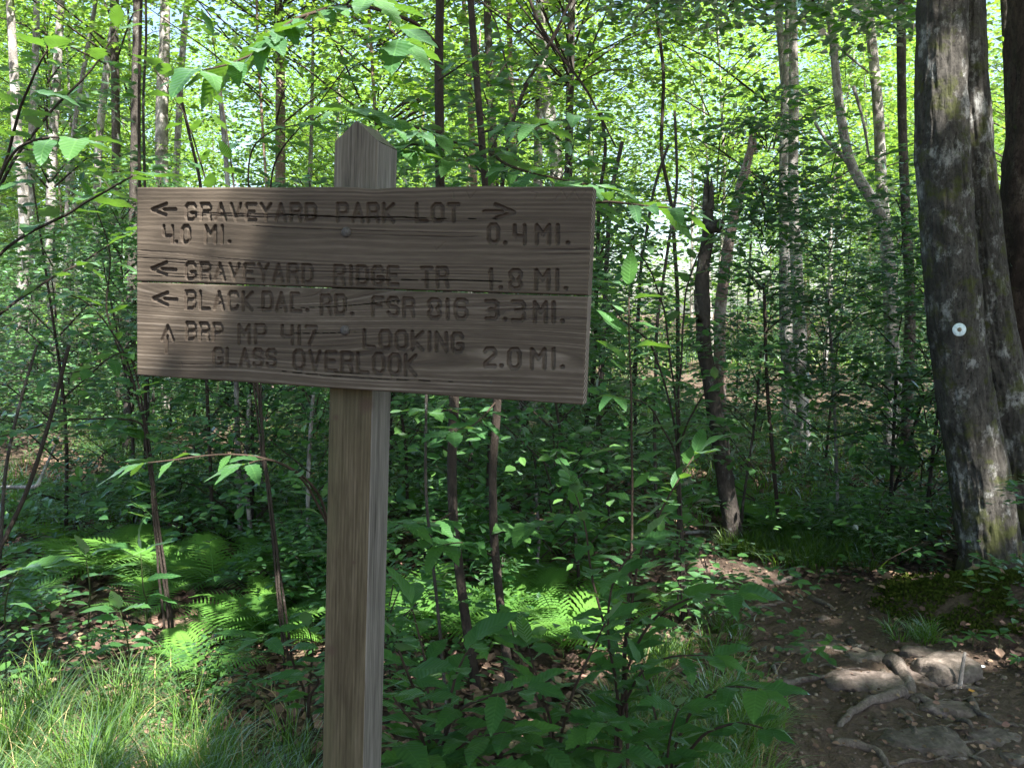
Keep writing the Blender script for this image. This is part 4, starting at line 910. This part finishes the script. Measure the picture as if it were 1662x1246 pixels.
# ============================================================ LEAF LITTER, PEBBLES (stuff)
def litter(n, x0, x1, y0, y1, size, label, cond):
    x = RNG.uniform(x0, x1, n*3); y = y0+(y1-y0)*RNG.random(n*3)**1.5; k = cond(x, y); x, y = x[k][:n], y[k][:n]; n = len(x)
    pos = np.stack([x, y, H(x, y)+RNG.uniform(.003, .03, n)], 1); th = RNG.random(n)*2*np.pi
    d_ = np.stack([np.cos(th), np.sin(th), RNG.normal(0, .25, n)], 1); nm_ = np.stack([RNG.normal(0, .4, n), RNG.normal(0, .4, n), np.ones(n)], 1)
    tv = L6[0].copy(); tv[:, 1] *= 1.5; tv[[1, 5], 2] += .10; tv[[2, 4], 2] += .06; tv[3, 2] += .12
    V, F, a = leaves(pos, d_, nm_, size*RNG.uniform(.4, 1.25, n)**1.0, (tv, L6[1])); o = add('leaf_litter', mesh('leaf_litter', V, F, LITTER, attrs={'rnd': a})); tag(o, label, kind='stuff')
litter(38000, -5, 4, 2.2, 9.5, .052, 'dead brown leaves carpeting the forest floor', lambda x, y: (trail_d(x, y) > .0) & ((np.hypot((x-BIGT[0]-.12)/.85, (y-BIGT[1])/.55) > .95) | (RNG.random(len(x)) < .12)))
litter(1500, .5, 3.4, 2.4, 6.5, .026, 'small broken leaf scraps on the trail', lambda x, y: (trail_d(x, y) < .05))
def rocks_template(seed, sub=2):
    import bmesh
    bm = bmesh.new(); bmesh.ops.create_icosphere(bm, subdivisions=sub, radius=1); V = np.array([v.co[:] for v in bm.verts]); F = np.array([[v.index for v in f.verts] for f in bm.faces]); bm.free()
    k = 1+.32*fbm(V[:, 0]*1.3+seed, V[:, 1]*1.3, V[:, 2]*1.3, 3, seed)+.06*fbm(V[:, 0]*6, V[:, 1]*6, V[:, 2]*6, 2, seed+3)
    V = V*k[:, None]; V[:, 2] = np.clip(V[:, 2], -9, .62+.1*fbm(V[:, 0]*2, V[:, 1]*2, 0, 2, seed)); return V, F
ROCKT = [rocks_template(i, 1) for i in range(4)]
n = 1100; x = RNG.uniform(.4, 3.6, n*3); y = RNG.uniform(2.4, 6.3, n*3); k = trail_d(x, y) < .02; x, y = x[k][:n], y[k][:n]; Vs, Fs, at, c = [], [], [], 0
for i in range(len(x)):
    V, F = ROCKT[i % 4]; s = .004+.012*RNG.random()**3; a = RNG.random()*6.28; R_ = np.array([[math.cos(a), -math.sin(a), 0], [math.sin(a), math.cos(a), 0], [0, 0, 1]])
    Vs.append((V*np.array([s*1.2, s, s*.7]))@R_.T+np.array([x[i], y[i], HZ(x[i], y[i])+s*.2])); Fs.append(F+c); c += len(V); at.append(np.full(len(V), RNG.random()))
o = add('pebbles', mesh('pebbles', np.concatenate(Vs), np.concatenate(Fs), PEBBLE, True, attrs={'rnd': np.concatenate(at)})); tag(o, 'loose pebbles and grit scattered over the trail', kind='stuff')

# ============================================================ ROCKS AND ROOTS ON THE TRAIL
rk = [(1330, 1048, .16, .09, .035, 'flat pale rock crossing the far part of the worn trail'), (1405, 1060, .10, .07, .04, 'sunlit rock beside the short log on the trail'),
      (1405, 1108, .19, .09, .045, 'broad sunlit slab in the middle of the trail'), (1485, 1100, .17, .11, .06, 'pale split rock behind the crossing root'),
      (1540, 1090, .14, .12, .08, 'grey rounded rock at the foot of the mossy bank'), (1500, 1060, .12, .08, .06, 'grey stone under the root knuckle'),
      (1500, 1205, .17, .11, .05, 'large flat brown rock low on the trail'), (1610, 1195, .12, .08, .04, 'small flat slab right of the large low rock'),
      (1560, 1150, .15, .06, .035, 'thin stone ledge between the roots'), (1485, 1133, .030, .024, .022, 'egg-sized round stone below the root knuckle'),
      (1525, 1122, .028, .022, .02, 'orange-tinted pebble at the end of the slab'), (1645, 1228, .05, .035, .03, 'tan stone in the lower right corner'), (1540, 1168, .03, .02, .02, 'small round stone on the stone ledge'),
      (1335, 1003, .05, .03, .04, 'small upright stone far up the trail'), (1230, 1075, .045, .018, .018, 'pale stone chip on the left trail edge'), (1260, 1100, .05, .03, .02, 'tilted stone chip left of the grey root')]
for k, (px, py, a_, b_, h_, lb) in enumerate(rk):
    V, F = rocks_template(20+k, 4); q = G(px, py); V[:, 2] += .12*fbm(V[:, 0]*3, V[:, 1]*3, 0, 4, k+9); V = V*np.array([a_, b_, h_]); th = .3*math.sin(k*2.1)
    V = V@np.array([[math.cos(th), math.sin(th), 0], [-math.sin(th), math.cos(th), 0], [0, 0, 1]])
    V[:, 2] += .25*h_*fbm(V[:, 0]*12, V[:, 1]*12, 0, 3, k)
    o = add('rock', mesh('rock', V, F, ROCK, True), None, q+np.array([0, 0, -h_*.38*(h_ < .07)])); tag(o, lb, 'rock')
def root(pts, w_, lb, mat=ROOT, name='tree_root', cat='root', lift=.6, sides=12):
    q = np.array([G(x, y) for x, y in pts]); L_ = w_/2*np.linalg.norm(q[0][:2])/FPX if w_ > 1 else w_
    Q, r = resample(q, np.linspace(L_, L_*.5, len(q)), .03); Q[:, 2] = H(Q[:, 0], Q[:, 1])+r*lift+.012*fbm(np.arange(len(Q))*.35, len(lb), 0, 2); Q[0, 2] -= r[0]*1.6; Q[-1, 2] -= r[-1]*2
    V, F, T = tube(Q-q[0], r, sides, None, .22, len(lb)); o = add(name, mesh(name, V, [F, T], mat, True), None, q[0]); tag(o, lb, cat); return o
root([(1440, 1072), (1458, 1080), (1470, 1110), (1480, 1130)], 26, 'thick grey root knuckle crossing the sunlit slab')
root([(1470, 1125), (1430, 1138), (1390, 1155), (1360, 1180)], 18, 'grey root running from the knuckle to the lower left')
root([(1266, 1112), (1300, 1103), (1330, 1100), (1370, 1104)], 13, 'bare grey root lying along the left side of the trail')
root([(1530, 1116), (1565, 1116), (1600, 1118)], 12, 'short root beside the upright stick')
root([(1450, 1150), (1470, 1160), (1482, 1180), (1486, 1200)], 12, 'dark root hooking down toward the large low rock')
root([(1480, 1128), (1520, 1145), (1550, 1165), (1580, 1180)], 12, 'thin root slanting right across the lower trail')
root([(1350, 1203), (1390, 1208), (1420, 1215), (1445, 1250), (1460, 1290)], 15, 'dark root in the lower middle curving out of the picture')
root([(1520, 1180), (1545, 1205), (1570, 1225), (1620, 1250)], 11, 'thin root right of the large low rock')
root([(1575, 1135), (1585, 1160), (1620, 1175), (1660, 1180)], 10, 'thin root curling below the fallen yellow leaf')
root([(1310, 970), (1335, 980), (1355, 990)], 10, 'dark root high on the shaded trail')
root([(1215, 1000), (1225, 988), (1250, 984)], 10, 'small root hump on the shaded upper trail')
root([(1250, 950), (1280, 940), (1300, 930)], 9, 'mossy root across the top of the trail')
root([(1375, 1040), (1400, 1058), (1425, 1070)], 15, 'short mossy log lying by the sunlit rock', BARK_DARK, 'fallen_log', 'log', .7)
root([(1218, 1062), (1232, 1085), (1238, 1100)], 9, 'pale broken stick on the left trail edge', BARK_PALE, 'stick', 'stick', .9)
root([(1254, 1080), (1262, 1104)], 7, 'second short pale stick beside the first on the trail edge', BARK_PALE, 'stick', 'stick', .9)
root([(1090, 868), (1180, 862), (1250, 850), (1310, 790)], 6, 'pale crooked fallen limb behind the leaning trunk', BARK_PALE, 'fallen_branch', 'branch', 1.0)
_rr = random.Random(8); _near = ['nearest', 'second nearest', 'third nearest', 'fourth nearest', 'fifth nearest', 'sixth nearest', 'seventh nearest', 'eighth nearest', 'ninth nearest', 'tenth nearest', 'eleventh nearest', 'farthest']
for _k in range(12):
    _t = _k/11.; _y = 1235-_t*280; _x = 1560-_t*260+_rr.uniform(-90, 90); _w = _rr.uniform(60, 130)*(1-.5*_t); _sl = _rr.uniform(-.35, .35); _pp = [(_x+_w*(j/4-.5)*1.6, _y+_sl*_w*(j/4-.5)+_rr.uniform(-7, 7)) for j in range(5)]
    root(_pp, _rr.uniform(5, 9)*(1-.3*_t), 'thin worn root lying across the trail, %s of twelve' % _near[_k], lift=.5, sides=8)
def stick(p0, p1, r, lb, mat, mid=None):
    q = [p0]+([mid] if mid is not None else [])+[p1]; q = np.array(q); V, F, T = tube(q-q[0], np.linspace(r, r*.6, len(q)), 8, .03, .12, len(lb)); o = add('stick', mesh('stick', V, [F, T], mat, True), None, q[0]); tag(o, lb, 'stick')
b_ = G(1556, 1114); stick(b_-np.array([0, 0, .03]), P(1566, 1058, b_[1]), .011, 'short stick standing upright in the trail', BARK_PALE)
b_ = G(478, 960); stick(b_, P(530, 878, b_[1]+.2), .011, 'broken reddish stick propped left of the post', BARK_SNAG)
stick(G(-30, 790), G(100, 800)+np.array([0, 0, .5]), .012, 'long pale twig in the ferns at the left edge', BARK_PALE, P(60, 790, 4.2))
# mossy fringe on the mound
rg = np.random.default_rng(9); n = 26000; th = rg.random(n)*6.28; rr_ = np.sqrt(rg.random(n)); x = BIGT[0]+.12+np.cos(th)*rr_*.85; y = BIGT[1]+np.sin(th)*rr_*.55; kk = (fbm(x*5, y*5, 0, 3, 3) > -.12) & (trail_d(x, y) > -.05); x, y = x[kk], y[kk]; n = len(x)
pos = np.stack([x, y, H(x, y)+rg.uniform(0, .018, n)], 1); V, F, a = leaves(pos, rg.normal(0, 1, (n, 3)), rg.normal(0, .5, (n, 3))+np.array([0, -.3, 1]), rg.uniform(.012, .03, n)); o = add('moss', mesh('moss', V, F, MOSS, attrs={'rnd': a})); tag(o, 'olive moss carpeting the mound at the big tree foot', kind='stuff')
# yellow leaf, pale chip
q = G(1578, 1128); o = add('fallen_leaf', LEAFS[1].copy()); o.data.materials.clear(); o.data.materials.append(YELLOWLEAF); o.location = q+np.array([-.02, 0, .02]); o.scale = (.05, .05, .05); o.rotation_euler = (.3, .1, .4); tag(o, 'orange-yellow fallen leaf on the trail by the upright stick', 'leaf')
q = G(1592, 1082); V, F = rocks_template(77, 3); o = add('litter_scrap', mesh('litter_scrap', V*np.array([.020, .012, .004]), F, WHITEBIT, True), None, q+np.array([0, 0, .004])); tag(o, 'small pale bluish scrap lying on the pebbly bank', 'scrap')

# ============================================================ BLAZE DISC
def disc():
    c = P(1557, 535, 4.56); nrm = unit(np.array([-.15, -1, .05])); n = 40
    root_ = empty('trail_marker', c); tag(root_, 'round pale blue-white trail marker disc nailed to the mossy trunk', 'trail marker')
    X = unit(np.cross(nrm, np.array([0, 0, 1.]))); Z = np.cross(X, nrm)
    def ring(r, d_): return [X*r*math.cos(2*math.pi*k/n)+Z*r*math.sin(2*math.pi*k/n)+nrm*d_ for k in range(n)]
    R_ = ring(.0345, -.003)+ring(.0350, .0)+ring(.0335, .0022)+ring(.020, .0026)+[nrm*.0026]; F = [[i*n+k, i*n+(k+1) % n, (i+1)*n+(k+1) % n, (i+1)*n+k] for i in range(3) for k in range(n)]; T = [[3*n+k, 3*n+(k+1) % n, 4*n] for k in range(n)]
    add('disc', mesh('disc', np.array(R_), [np.array(F), np.array(T)], DISC, True), root_)
    R_ = ring(.0115, .0028)+ring(.0105, .0052)+ring(.004, .0056)+ring(.0035, .009)+[nrm*.0098]; T = [[3*n+k, 3*n+(k+1) % n, 4*n] for k in range(n)]
    add('nail_head', mesh('nail_head', np.array(R_), [np.array(F), np.array(T)], RUST, True), root_)
disc()

# ============================================================ FERNS
def frond_mesh(seed, n=20, ln=1., wd=.30):
    rg = random.Random(seed); V, F = [], []
    def rach(t): return np.array([t*.86, 0, .52*t-.62*t*t])
    R_, f, t3 = tube([rach(t) for t in np.linspace(0, 1, 12)], np.linspace(.008, .002, 12), 4, None, cap=False); V = [R_]; F = [np.concatenate([f[:, [0, 1, 2]], f[:, [0, 2, 3]]])]; c = len(R_)
    for i in range(n):
        t = .14+.85*(i/n); L_ = wd*math.sin(math.pi*min(1, t*.82+.18))**.75*(1-.55*max(0, t-.35))*rg.uniform(.9, 1.08)
        if t > .9: L_ *= .5
        p = rach(t)
        for sd in (-1, 1):
            m = 9; up_ = np.array([0, 0, 1.]); dr = unit(np.array([.35+.5*t, sd*1., .12])); ac = unit(np.cross(up_, dr))
            pts = []
            for k in range(m+1):
                u = k/m; c0 = p+dr*L_*u-np.array([0, 0, .25*L_*u*u]); wv = .075*L_*(1-u)**.5*(1 if k % 2 else .45)+.0015
                pts += [c0+ac*wv, c0-ac*wv]
            V.append(np.array(pts)); T = []
            for k in range(m): T += [[c+2*k, c+2*k+1, c+2*k+3], [c+2*k, c+2*k+3, c+2*k+2]]
            F.append(np.array(T)); c += len(pts)
    V = np.concatenate(V)*ln; return mesh('frond', V, np.concatenate(F), FERN, attrs={'rnd': np.zeros(len(V))})
FR = [frond_mesh(1), frond_mesh(2, 17, 1, .34), frond_mesh(3, 22, 1, .26), frond_mesh(4, 18, 1, .30)]
def fern(px, py, size, nf, label, group=None, spread=6.28, a0=0., steep=.3, seed=0):
    rg = random.Random(seed*7+1); q = G(px, py); rt = empty('fern', q)
    if group: later(rt, 'dim green fern', 'fern', px, q[1])
    else: tag(rt, label, 'fern')
    for k in range(nf):
        o = bpy.data.objects.new('frond', rg.choice(FR)); COL.objects.link(o); o.parent = rt
        a = a0+spread*(k+rg.uniform(-.25, .25))/nf; o.rotation_euler = (rg.uniform(-.25, .25), -steep*rg.uniform(.5, 1.8), a); s = size*rg.uniform(.75, 1.15); o.scale = (s, s, s)
    return rt
fl = [(170, 935, .62, 8, 'tall fern clump catching sun at the left under the twig'), (245, 925, .62, 7, 'bright fern standing tallest left of the post'), (90, 950, .5, 7, 'dim fern clump near the left edge'),
      (325, 1095, .42, 6, 'sunlit fern rising from litter behind the tall grass'), (395, 1040, .40, 6, 'upright pale fern with narrow fronds left of the post'), (450, 1020, .45, 6, 'arching fern just left of the post'),
      (500, 985, .45, 6, 'fern touching the left side of the post'), (915, 1045, .55, 7, 'brightly lit fern right of the brown stems'), (985, 1015, .40, 5, 'small lit fern behind the leafy shrub'), (840, 1020, .40, 6, 'fern between the brown stems and the lit fern'),
      (700, 1000, .38, 6, 'shaded fern right behind the post'), (510, 890, .6, 6, 'large fern against the post above the stick'), (20, 1010, .42, 6, 'dim fern cut by the left edge'), (230, 1000, .4, 6, 'low fern in the middle of the litter'),
      (1240, 890, .35, 5, 'little fern beyond the bend of the trail'), (1075, 985, .3, 5, 'small fern beside the trail bend')]
for k, (px, py, s, nf, lb) in enumerate(fl): fern(px, py, s, nf, lb, seed=k+1)
for k in range(64):
    px = rb.uniform(-40, 1000) if k % 5 else rb.uniform(1180, 1480); py = rb.uniform(800, 1060) if px < 1100 else rb.uniform(820, 880)
    side = 'left of the post' if px < 540 else 'right of the post' if px < 1100 else 'beyond the trail'
    fern(px, py, rb.uniform(.35, .6), 6, 'dim fern among many alike in the undergrowth '+side, 'ferns in the undergrowth '+side, seed=100+k)

# ============================================================ NEAR LEAFY BRANCHES AND SHRUBS
rl = random.Random(11)
def BP(pts): return [P(x, y, Y) for x, y, Y in pts]
s0, b0 = SAPR[0][0], SAPR[0][1]; s1, b1 = SAPR[1][0], SAPR[1][1]
LB = leafy_branch
LB(s0, b0, BP([(714, 78, 3.45), (672, 35, 3.2), (610, 12, 3.0), (540, 8, 2.8), (480, 30, 2.65), (440, 62, 2.6)]), .009, .003, 5, .10, rl, tip=6, start=.72)
LB(s0, b0, BP([(500, 22, 2.7), (462, 60, 2.65), (410, 88, 2.6), (360, 112, 2.55), (330, 118, 2.5)]), .005, .002, 3, .11, rl, tip=4, start=.5)
LB(s0, b0, BP([(640, 20, 3.1), (632, 45, 2.8), (650, 62, 2.7)]), .005, .002, 2, .12, rl, tip=4, start=.5)
LB(s0, b0, BP([(560, 10, 2.9), (575, -10, 2.7), (600, -5, 2.5)]), .005, .002, 3, .11, rl, tip=4, start=.3)
LB(s0, b0, BP([(714, 215, 3.45), (680, 208, 3.2), (640, 200, 2.9), (600, 190, 2.5), (572, 178, 2.3)]), .007, .002, 9, .095, rl, tip=4, start=.2)
LB(s0, b0, BP([(716, 225, 3.45), (690, 235, 3.2), (665, 235, 3.0), (655, 240, 2.9)]), .006, .002, 5, .10, rl, tip=4, start=.2)
LB(s0, b0, BP([(713, 130, 3.45), (740, 110, 3.2), (770, 95, 3.0)]), .005, .002, 4, .07, rl, tip=2)
LB(s1, b1, BP([(780, 235, 3.42), (745, 232, 3.2), (700, 218, 3.0), (672, 215, 2.8)]), .006, .002, 7, .09, rl, tip=3)
LB(s1, b1, BP([(783, 238, 3.42), (815, 262, 3.1), (860, 280, 2.9), (910, 290, 2.8), (960, 298, 2.7)]), .007, .002, 10, .10, rl, tip=4, start=.15)
LB(s1, b1, BP([(786, 270, 3.42), (760, 255, 3.2), (735, 262, 3.0)]), .005, .002, 4, .09, rl, tip=3)
LB(s1, b1, BP([(782, 215, 3.42), (830, 200, 3.0), (880, 205, 2.7), (935, 190, 2.6)]), .005, .002, 8, .085, rl, tip=3, start=.3)
LB(s1, b1, BP([(800, 320, 3.42), (900, 330, 2.9), (990, 325, 2.6), (1040, 335, 2.55), (1085, 335, 2.5)]), .006, .002, 6, .11, rl, LEAFS_LONG, tip=3, start=.6)
LB(s0, b0, BP([(740, 662, 3.5), (712, 668, 3.3), (690, 665, 3.2)]), .004, .002, 4, .10, rl, tip=3)
LB(s1, b1, BP([(808, 650, 3.45), (770, 690, 3.2), (735, 700, 3.0)]), .004, .002, 4, .10, rl, tip=2)
LB(s0, b0, BP([(734, 830, 3.5), (700, 850, 3.2), (660, 850, 3.0), (640, 845, 2.9)]), .005, .002, 7, .09, rl, tip=3)
LB(s1, b1, BP([(800, 870, 3.45), (850, 850, 3.1), (900, 845, 2.9), (930, 835, 2.8)]), .005, .002, 7, .095, rl, tip=3)
LB(s1, b1, BP([(800, 900, 3.45), (760, 880, 3.2), (720, 885, 3.0)]), .005, .002, 5, .09, rl, tip=3)
# a shrub: stems from a foot, alternate leaves; tops given in pixels
def shrub(name, label, foot, stems, size, seed, kinds=LEAFS, mat=TWIG, r=.006, cat='shrub', group=None, start=.3):
    rg = random.Random(seed); b = G(*foot) if abs(foot[0])+abs(foot[1]) > 20 else np.array([foot[0], foot[1], HZ(foot[0], foot[1])]); rt = empty(name, b); tag(rt, label, cat, group)
    for pts, n_ in stems:
        q = [b+np.array([rg.uniform(-.03, .03), rg.uniform(-.03, .03), -.03])]+BP(pts)
        LB(rt, b, q, r, r*.35, n_, size, rg, kinds, start, 3, mat, name='stem')
    return rt
shrub('sapling', 'tall leafy sapling right of the signboard, its thin green stem bare at the top', (1008, 1300), [([(1012, 1100, 2.65), (1024, 900, 2.65), (1026, 700, 2.7), (1020, 560, 2.7), (1022, 470, 2.75)], 15),
      ([(1014, 1050, 2.65), (1035, 900, 2.55), (1090, 800, 2.5), (1130, 740, 2.5)], 9), ([(1012, 1100, 2.65), (1060, 1000, 2.5), (1130, 960, 2.4), (1190, 965, 2.3)], 9), ([(1006, 1150, 2.65), (985, 1010, 2.5), (1000, 930, 2.45), (1040, 880, 2.4)], 10),
      ([(1004, 1100, 2.65), (965, 960, 2.7), (950, 850, 2.7), (930, 790, 2.7)], 9), ([(1010, 1150, 2.65), (1040, 1090, 2.5), (1090, 1060, 2.4), (1150, 1060, 2.35)], 7)], .085, 1, cat='sapling')
shrub('shrub', 'broad-leaved shrub at the foot of the post on its right', (700, 1380), [([(700, 1200, 2.3), (672, 1120, 2.2), (650, 1075, 2.1), (640, 1040, 2.1)], 8), ([(720, 1200, 2.3), (740, 1150, 2.15), (790, 1130, 2.05), (850, 1120, 2.0)], 8),
      ([(690, 1220, 2.3), (680, 1180, 2.1), (650, 1150, 2.0), (640, 1130, 1.95)], 6), ([(710, 1230, 2.3), (760, 1200, 2.1), (820, 1190, 2.0)], 6), ([(690, 1250, 2.3), (680, 1225, 2.0), (650, 1205, 1.95)], 6), ([(720, 1180, 2.3), (745, 1080, 2.3), (770, 1045, 2.3)], 7), ([(700, 1170, 2.35), (690, 1050, 2.4), (670, 990, 2.4)], 7), ([(720, 1240, 2.3), (770, 1225, 2.05), (800, 1240, 1.95)], 5)], .088, 2)
shrub('shrub', 'leafy shrub in the bottom middle beside the broad-leaved one', (900, 1380), [([(900, 1200, 2.4), (880, 1120, 2.35), (860, 1050, 2.3)], 8), ([(910, 1200, 2.4), (930, 1120, 2.3), (960, 1060, 2.25), (985, 1010, 2.2)], 9),
      ([(900, 1240, 2.4), (860, 1190, 2.2), (830, 1170, 2.1)], 7), ([(915, 1240, 2.4), (950, 1190, 2.2), (985, 1170, 2.1)], 7), ([(905, 1250, 2.4), (900, 1225, 2.15), (880, 1215, 2.05)], 6), ([(910, 1230, 2.4), (960, 1210, 2.15), (1010, 1220, 2.05)], 6), ([(890, 1180, 2.45), (850, 1090, 2.5), (830, 1010, 2.6)], 7)], .072, 3)
shrub('shrub', 'leafy shrub sprawling toward the trail at the bottom', (1080, 1390), [([(1080, 1220, 2.4), (1060, 1140, 2.4), (1040, 1080, 2.4)], 7), ([(1090, 1220, 2.4), (1130, 1140, 2.3), (1180, 1110, 2.2), (1230, 1120, 2.1)], 8),
      ([(1090, 1240, 2.4), (1140, 1190, 2.2), (1200, 1165, 2.1), (1240, 1180, 2.05)], 5), ([(1070, 1240, 2.4), (1040, 1190, 2.25), (1010, 1165, 2.2)], 6), ([(1080, 1250, 2.4), (1090, 1200, 2.2), (1100, 1150, 2.1)], 6)], .072, 4)
shrub('sapling', 'low sapling of jagged leaves left of the post at ground level', (500, 1180), [([(490, 1110, 2.9), (462, 1050, 2.7), (430, 1035, 2.6)], 5), ([(500, 1100, 2.9), (510, 1050, 2.8), (500, 1020, 2.7)], 5), ([(505, 1130, 2.8), (520, 1100, 2.6), (500, 1090, 2.5)], 4)], .10, 5, LEAFS_LONG, cat='sapling')
shrub('sapling', 'sapling behind the post whose jagged spray reaches left', (560, 1080), [([(545, 900, 2.9), (520, 800, 2.75), (470, 755, 2.65), (400, 735, 2.6), (330, 738, 2.55), (240, 752, 2.5)], 5), ([(545, 890, 2.9), (500, 780, 2.7), (440, 735, 2.6), (400, 752, 2.5)], 3)], .085, 6, LEAFS_LONG, cat='sapling', start=.5)
shrub('seedling', 'lit five-leaved seedling amid the ferns at left', (150, 1010), [([(146, 960, 3.2), (140, 918, 3.15), (138, 905, 3.15)], 2)], .10, 7, LEAFS_LONG, TWIG_GREEN, .004, 'seedling', start=.85)
shrub('seedling', 'dim broad-leaved seedling right of the lit one', (240, 1030), [([(236, 960, 3.3), (232, 922, 3.25), (230, 900, 3.25)], 2)], .10, 8, LEAFS_LONG, TWIG_GREEN, .004, 'seedling', start=.8)
shrub('seedling', 'seedling with one veined round leaf cut by the left edge', (10, 1040), [([(8, 980, 2.9), (14, 945, 2.8), (30, 925, 2.75)], 1)], .10, 9, LEAFS, TWIG_GREEN, .004, 'seedling', start=.8)
shrub('seedling', 'green seedling with drooping leaves in the left litter', (210, 1090), [([(205, 1030, 3.0), (195, 990, 2.95)], 4)], .08, 10, LEAFS, TWIG_GREEN, .004, 'seedling', start=.7)
for k, (px, py, lb) in enumerate([(1545, 1060, 'small star-leaved plant on the bank, leftmost of four'), (1578, 1052, 'small star-leaved plant second from the left on the bank'), (1620, 1060, 'largest star-leaved plant under the mossy mound'), (1650, 1090, 'star-leaved plant at the right edge of the bank')]):
    q = G(px, py); rt = empty('bank_plant', q); tag(rt, lb, 'plant', None); rg_ = random.Random(k)
    h = .06+.03*(k == 2); v, f, t = tube([np.array([0, 0, -.01]), np.array([.004, 0, h])], [.002, .0015], 5); add('stem', mesh('stem', v, [f, t], TWIG_GREEN, True), rt)
    for j in range(7):
        a = j*6.28/7+rg_.uniform(-.3, .3); put_leaf(rt, np.zeros(3), np.array([.004, 0, h]), (math.cos(a), math.sin(a), rg_.uniform(-.1, .4)), (0, -.2, 1), .055*rg_.uniform(.7, 1.2)*(1.4 if k == 2 else 1), LEAFS_LONG, rg_)
# left sapling with dark leaves overhead, rooted just outside the frame
shrub('sapling', 'arching sapling entering from the left edge with dark leaves against the light', (-1.75, 2.7), [([(-140, 600, 2.7), (-60, 420, 2.7), (20, 260, 2.7), (90, 170, 2.7), (150, 120, 2.7), (190, 50, 2.7)], 8),
      ([(-100, 500, 2.7), (0, 285, 2.65), (30, 175, 2.5), (50, 120, 2.4), (75, 85, 2.35)], 9), ([(-120, 600, 2.7), (0, 405, 2.7), (100, 350, 2.6), (170, 310, 2.5), (215, 285, 2.4)], 11), ([(-100, 560, 2.7), (-20, 330, 2.6), (20, 240, 2.5), (80, 215, 2.4), (130, 225, 2.35)], 10), ([(-60, 560, 2.8), (60, 460, 2.9), (130, 430, 3), (200, 380, 3.1)], 9)], .085, 21, LEAFS, BARK_SAP, .007, 'sapling', start=.55)
shrub('sapling', 'thin sapling with layered leaves in front of the left wood', (-1.6, 3.9), [([(240, 700, 3.9), (200, 560, 3.8), (140, 480, 3.7), (60, 470, 3.6)], 11), ([(230, 660, 3.9), (170, 500, 3.8), (180, 400, 3.7), (150, 330, 3.6)], 11), ([(235, 680, 3.9), (210, 560, 3.8), (150, 600, 3.6), (80, 610, 3.5)], 10), ([(235, 680, 3.9), (100, 680, 3.6), (40, 700, 3.5), (-30, 715, 3.4)], 9)], .085, 22, LEAFS, BARK_SAP, .006, 'sapling', start=.35)
shrub('sapling', 'slim sapling behind the signboard with leaves above its top edge', (-1.0, 3.7), [([(420, 700, 3.7), (378, 300, 3.7), (360, 150, 3.7), (345, 60, 3.7)], 11), ([(420, 640, 3.7), (335, 300, 3.7), (300, 180, 3.6), (250, 110, 3.5)], 11), ([(420, 640, 3.7), (440, 260, 3.6), (500, 190, 3.5), (560, 110, 3.4)], 11), ([(420, 640, 3.7), (400, 240, 3.6), (450, 205, 3.5), (500, 200, 3.4)], 10)], .075, 23, LEAFS, BARK_SAP, .006, 'sapling', start=.5)
shrub('sapling', 'leafy sapling right of the signboard by the broken trunk', (.85, 4.2), [([(1100, 700, 4.2), (1080, 500, 4.1), (1050, 420, 4.0), (1010, 390, 3.9)], 12), ([(1100, 700, 4.2), (1110, 480, 4.1), (1140, 390, 4.0), (1180, 370, 3.9)], 11), ([(1100, 700, 4.2), (1060, 560, 4.0), (1010, 520, 3.8), (980, 480, 3.7)], 12), ([(1100, 720, 4.2), (1140, 640, 4), (1180, 600, 3.9)], 9), ([(1100, 740, 4.2), (1050, 650, 4), (1000, 640, 3.8)], 9)], .085, 24, LEAFS, BARK_SAP, .007, 'sapling', start=.3)
flush_labels()
print('SCRIPT DONE', len(bpy.data.objects), 'objects')
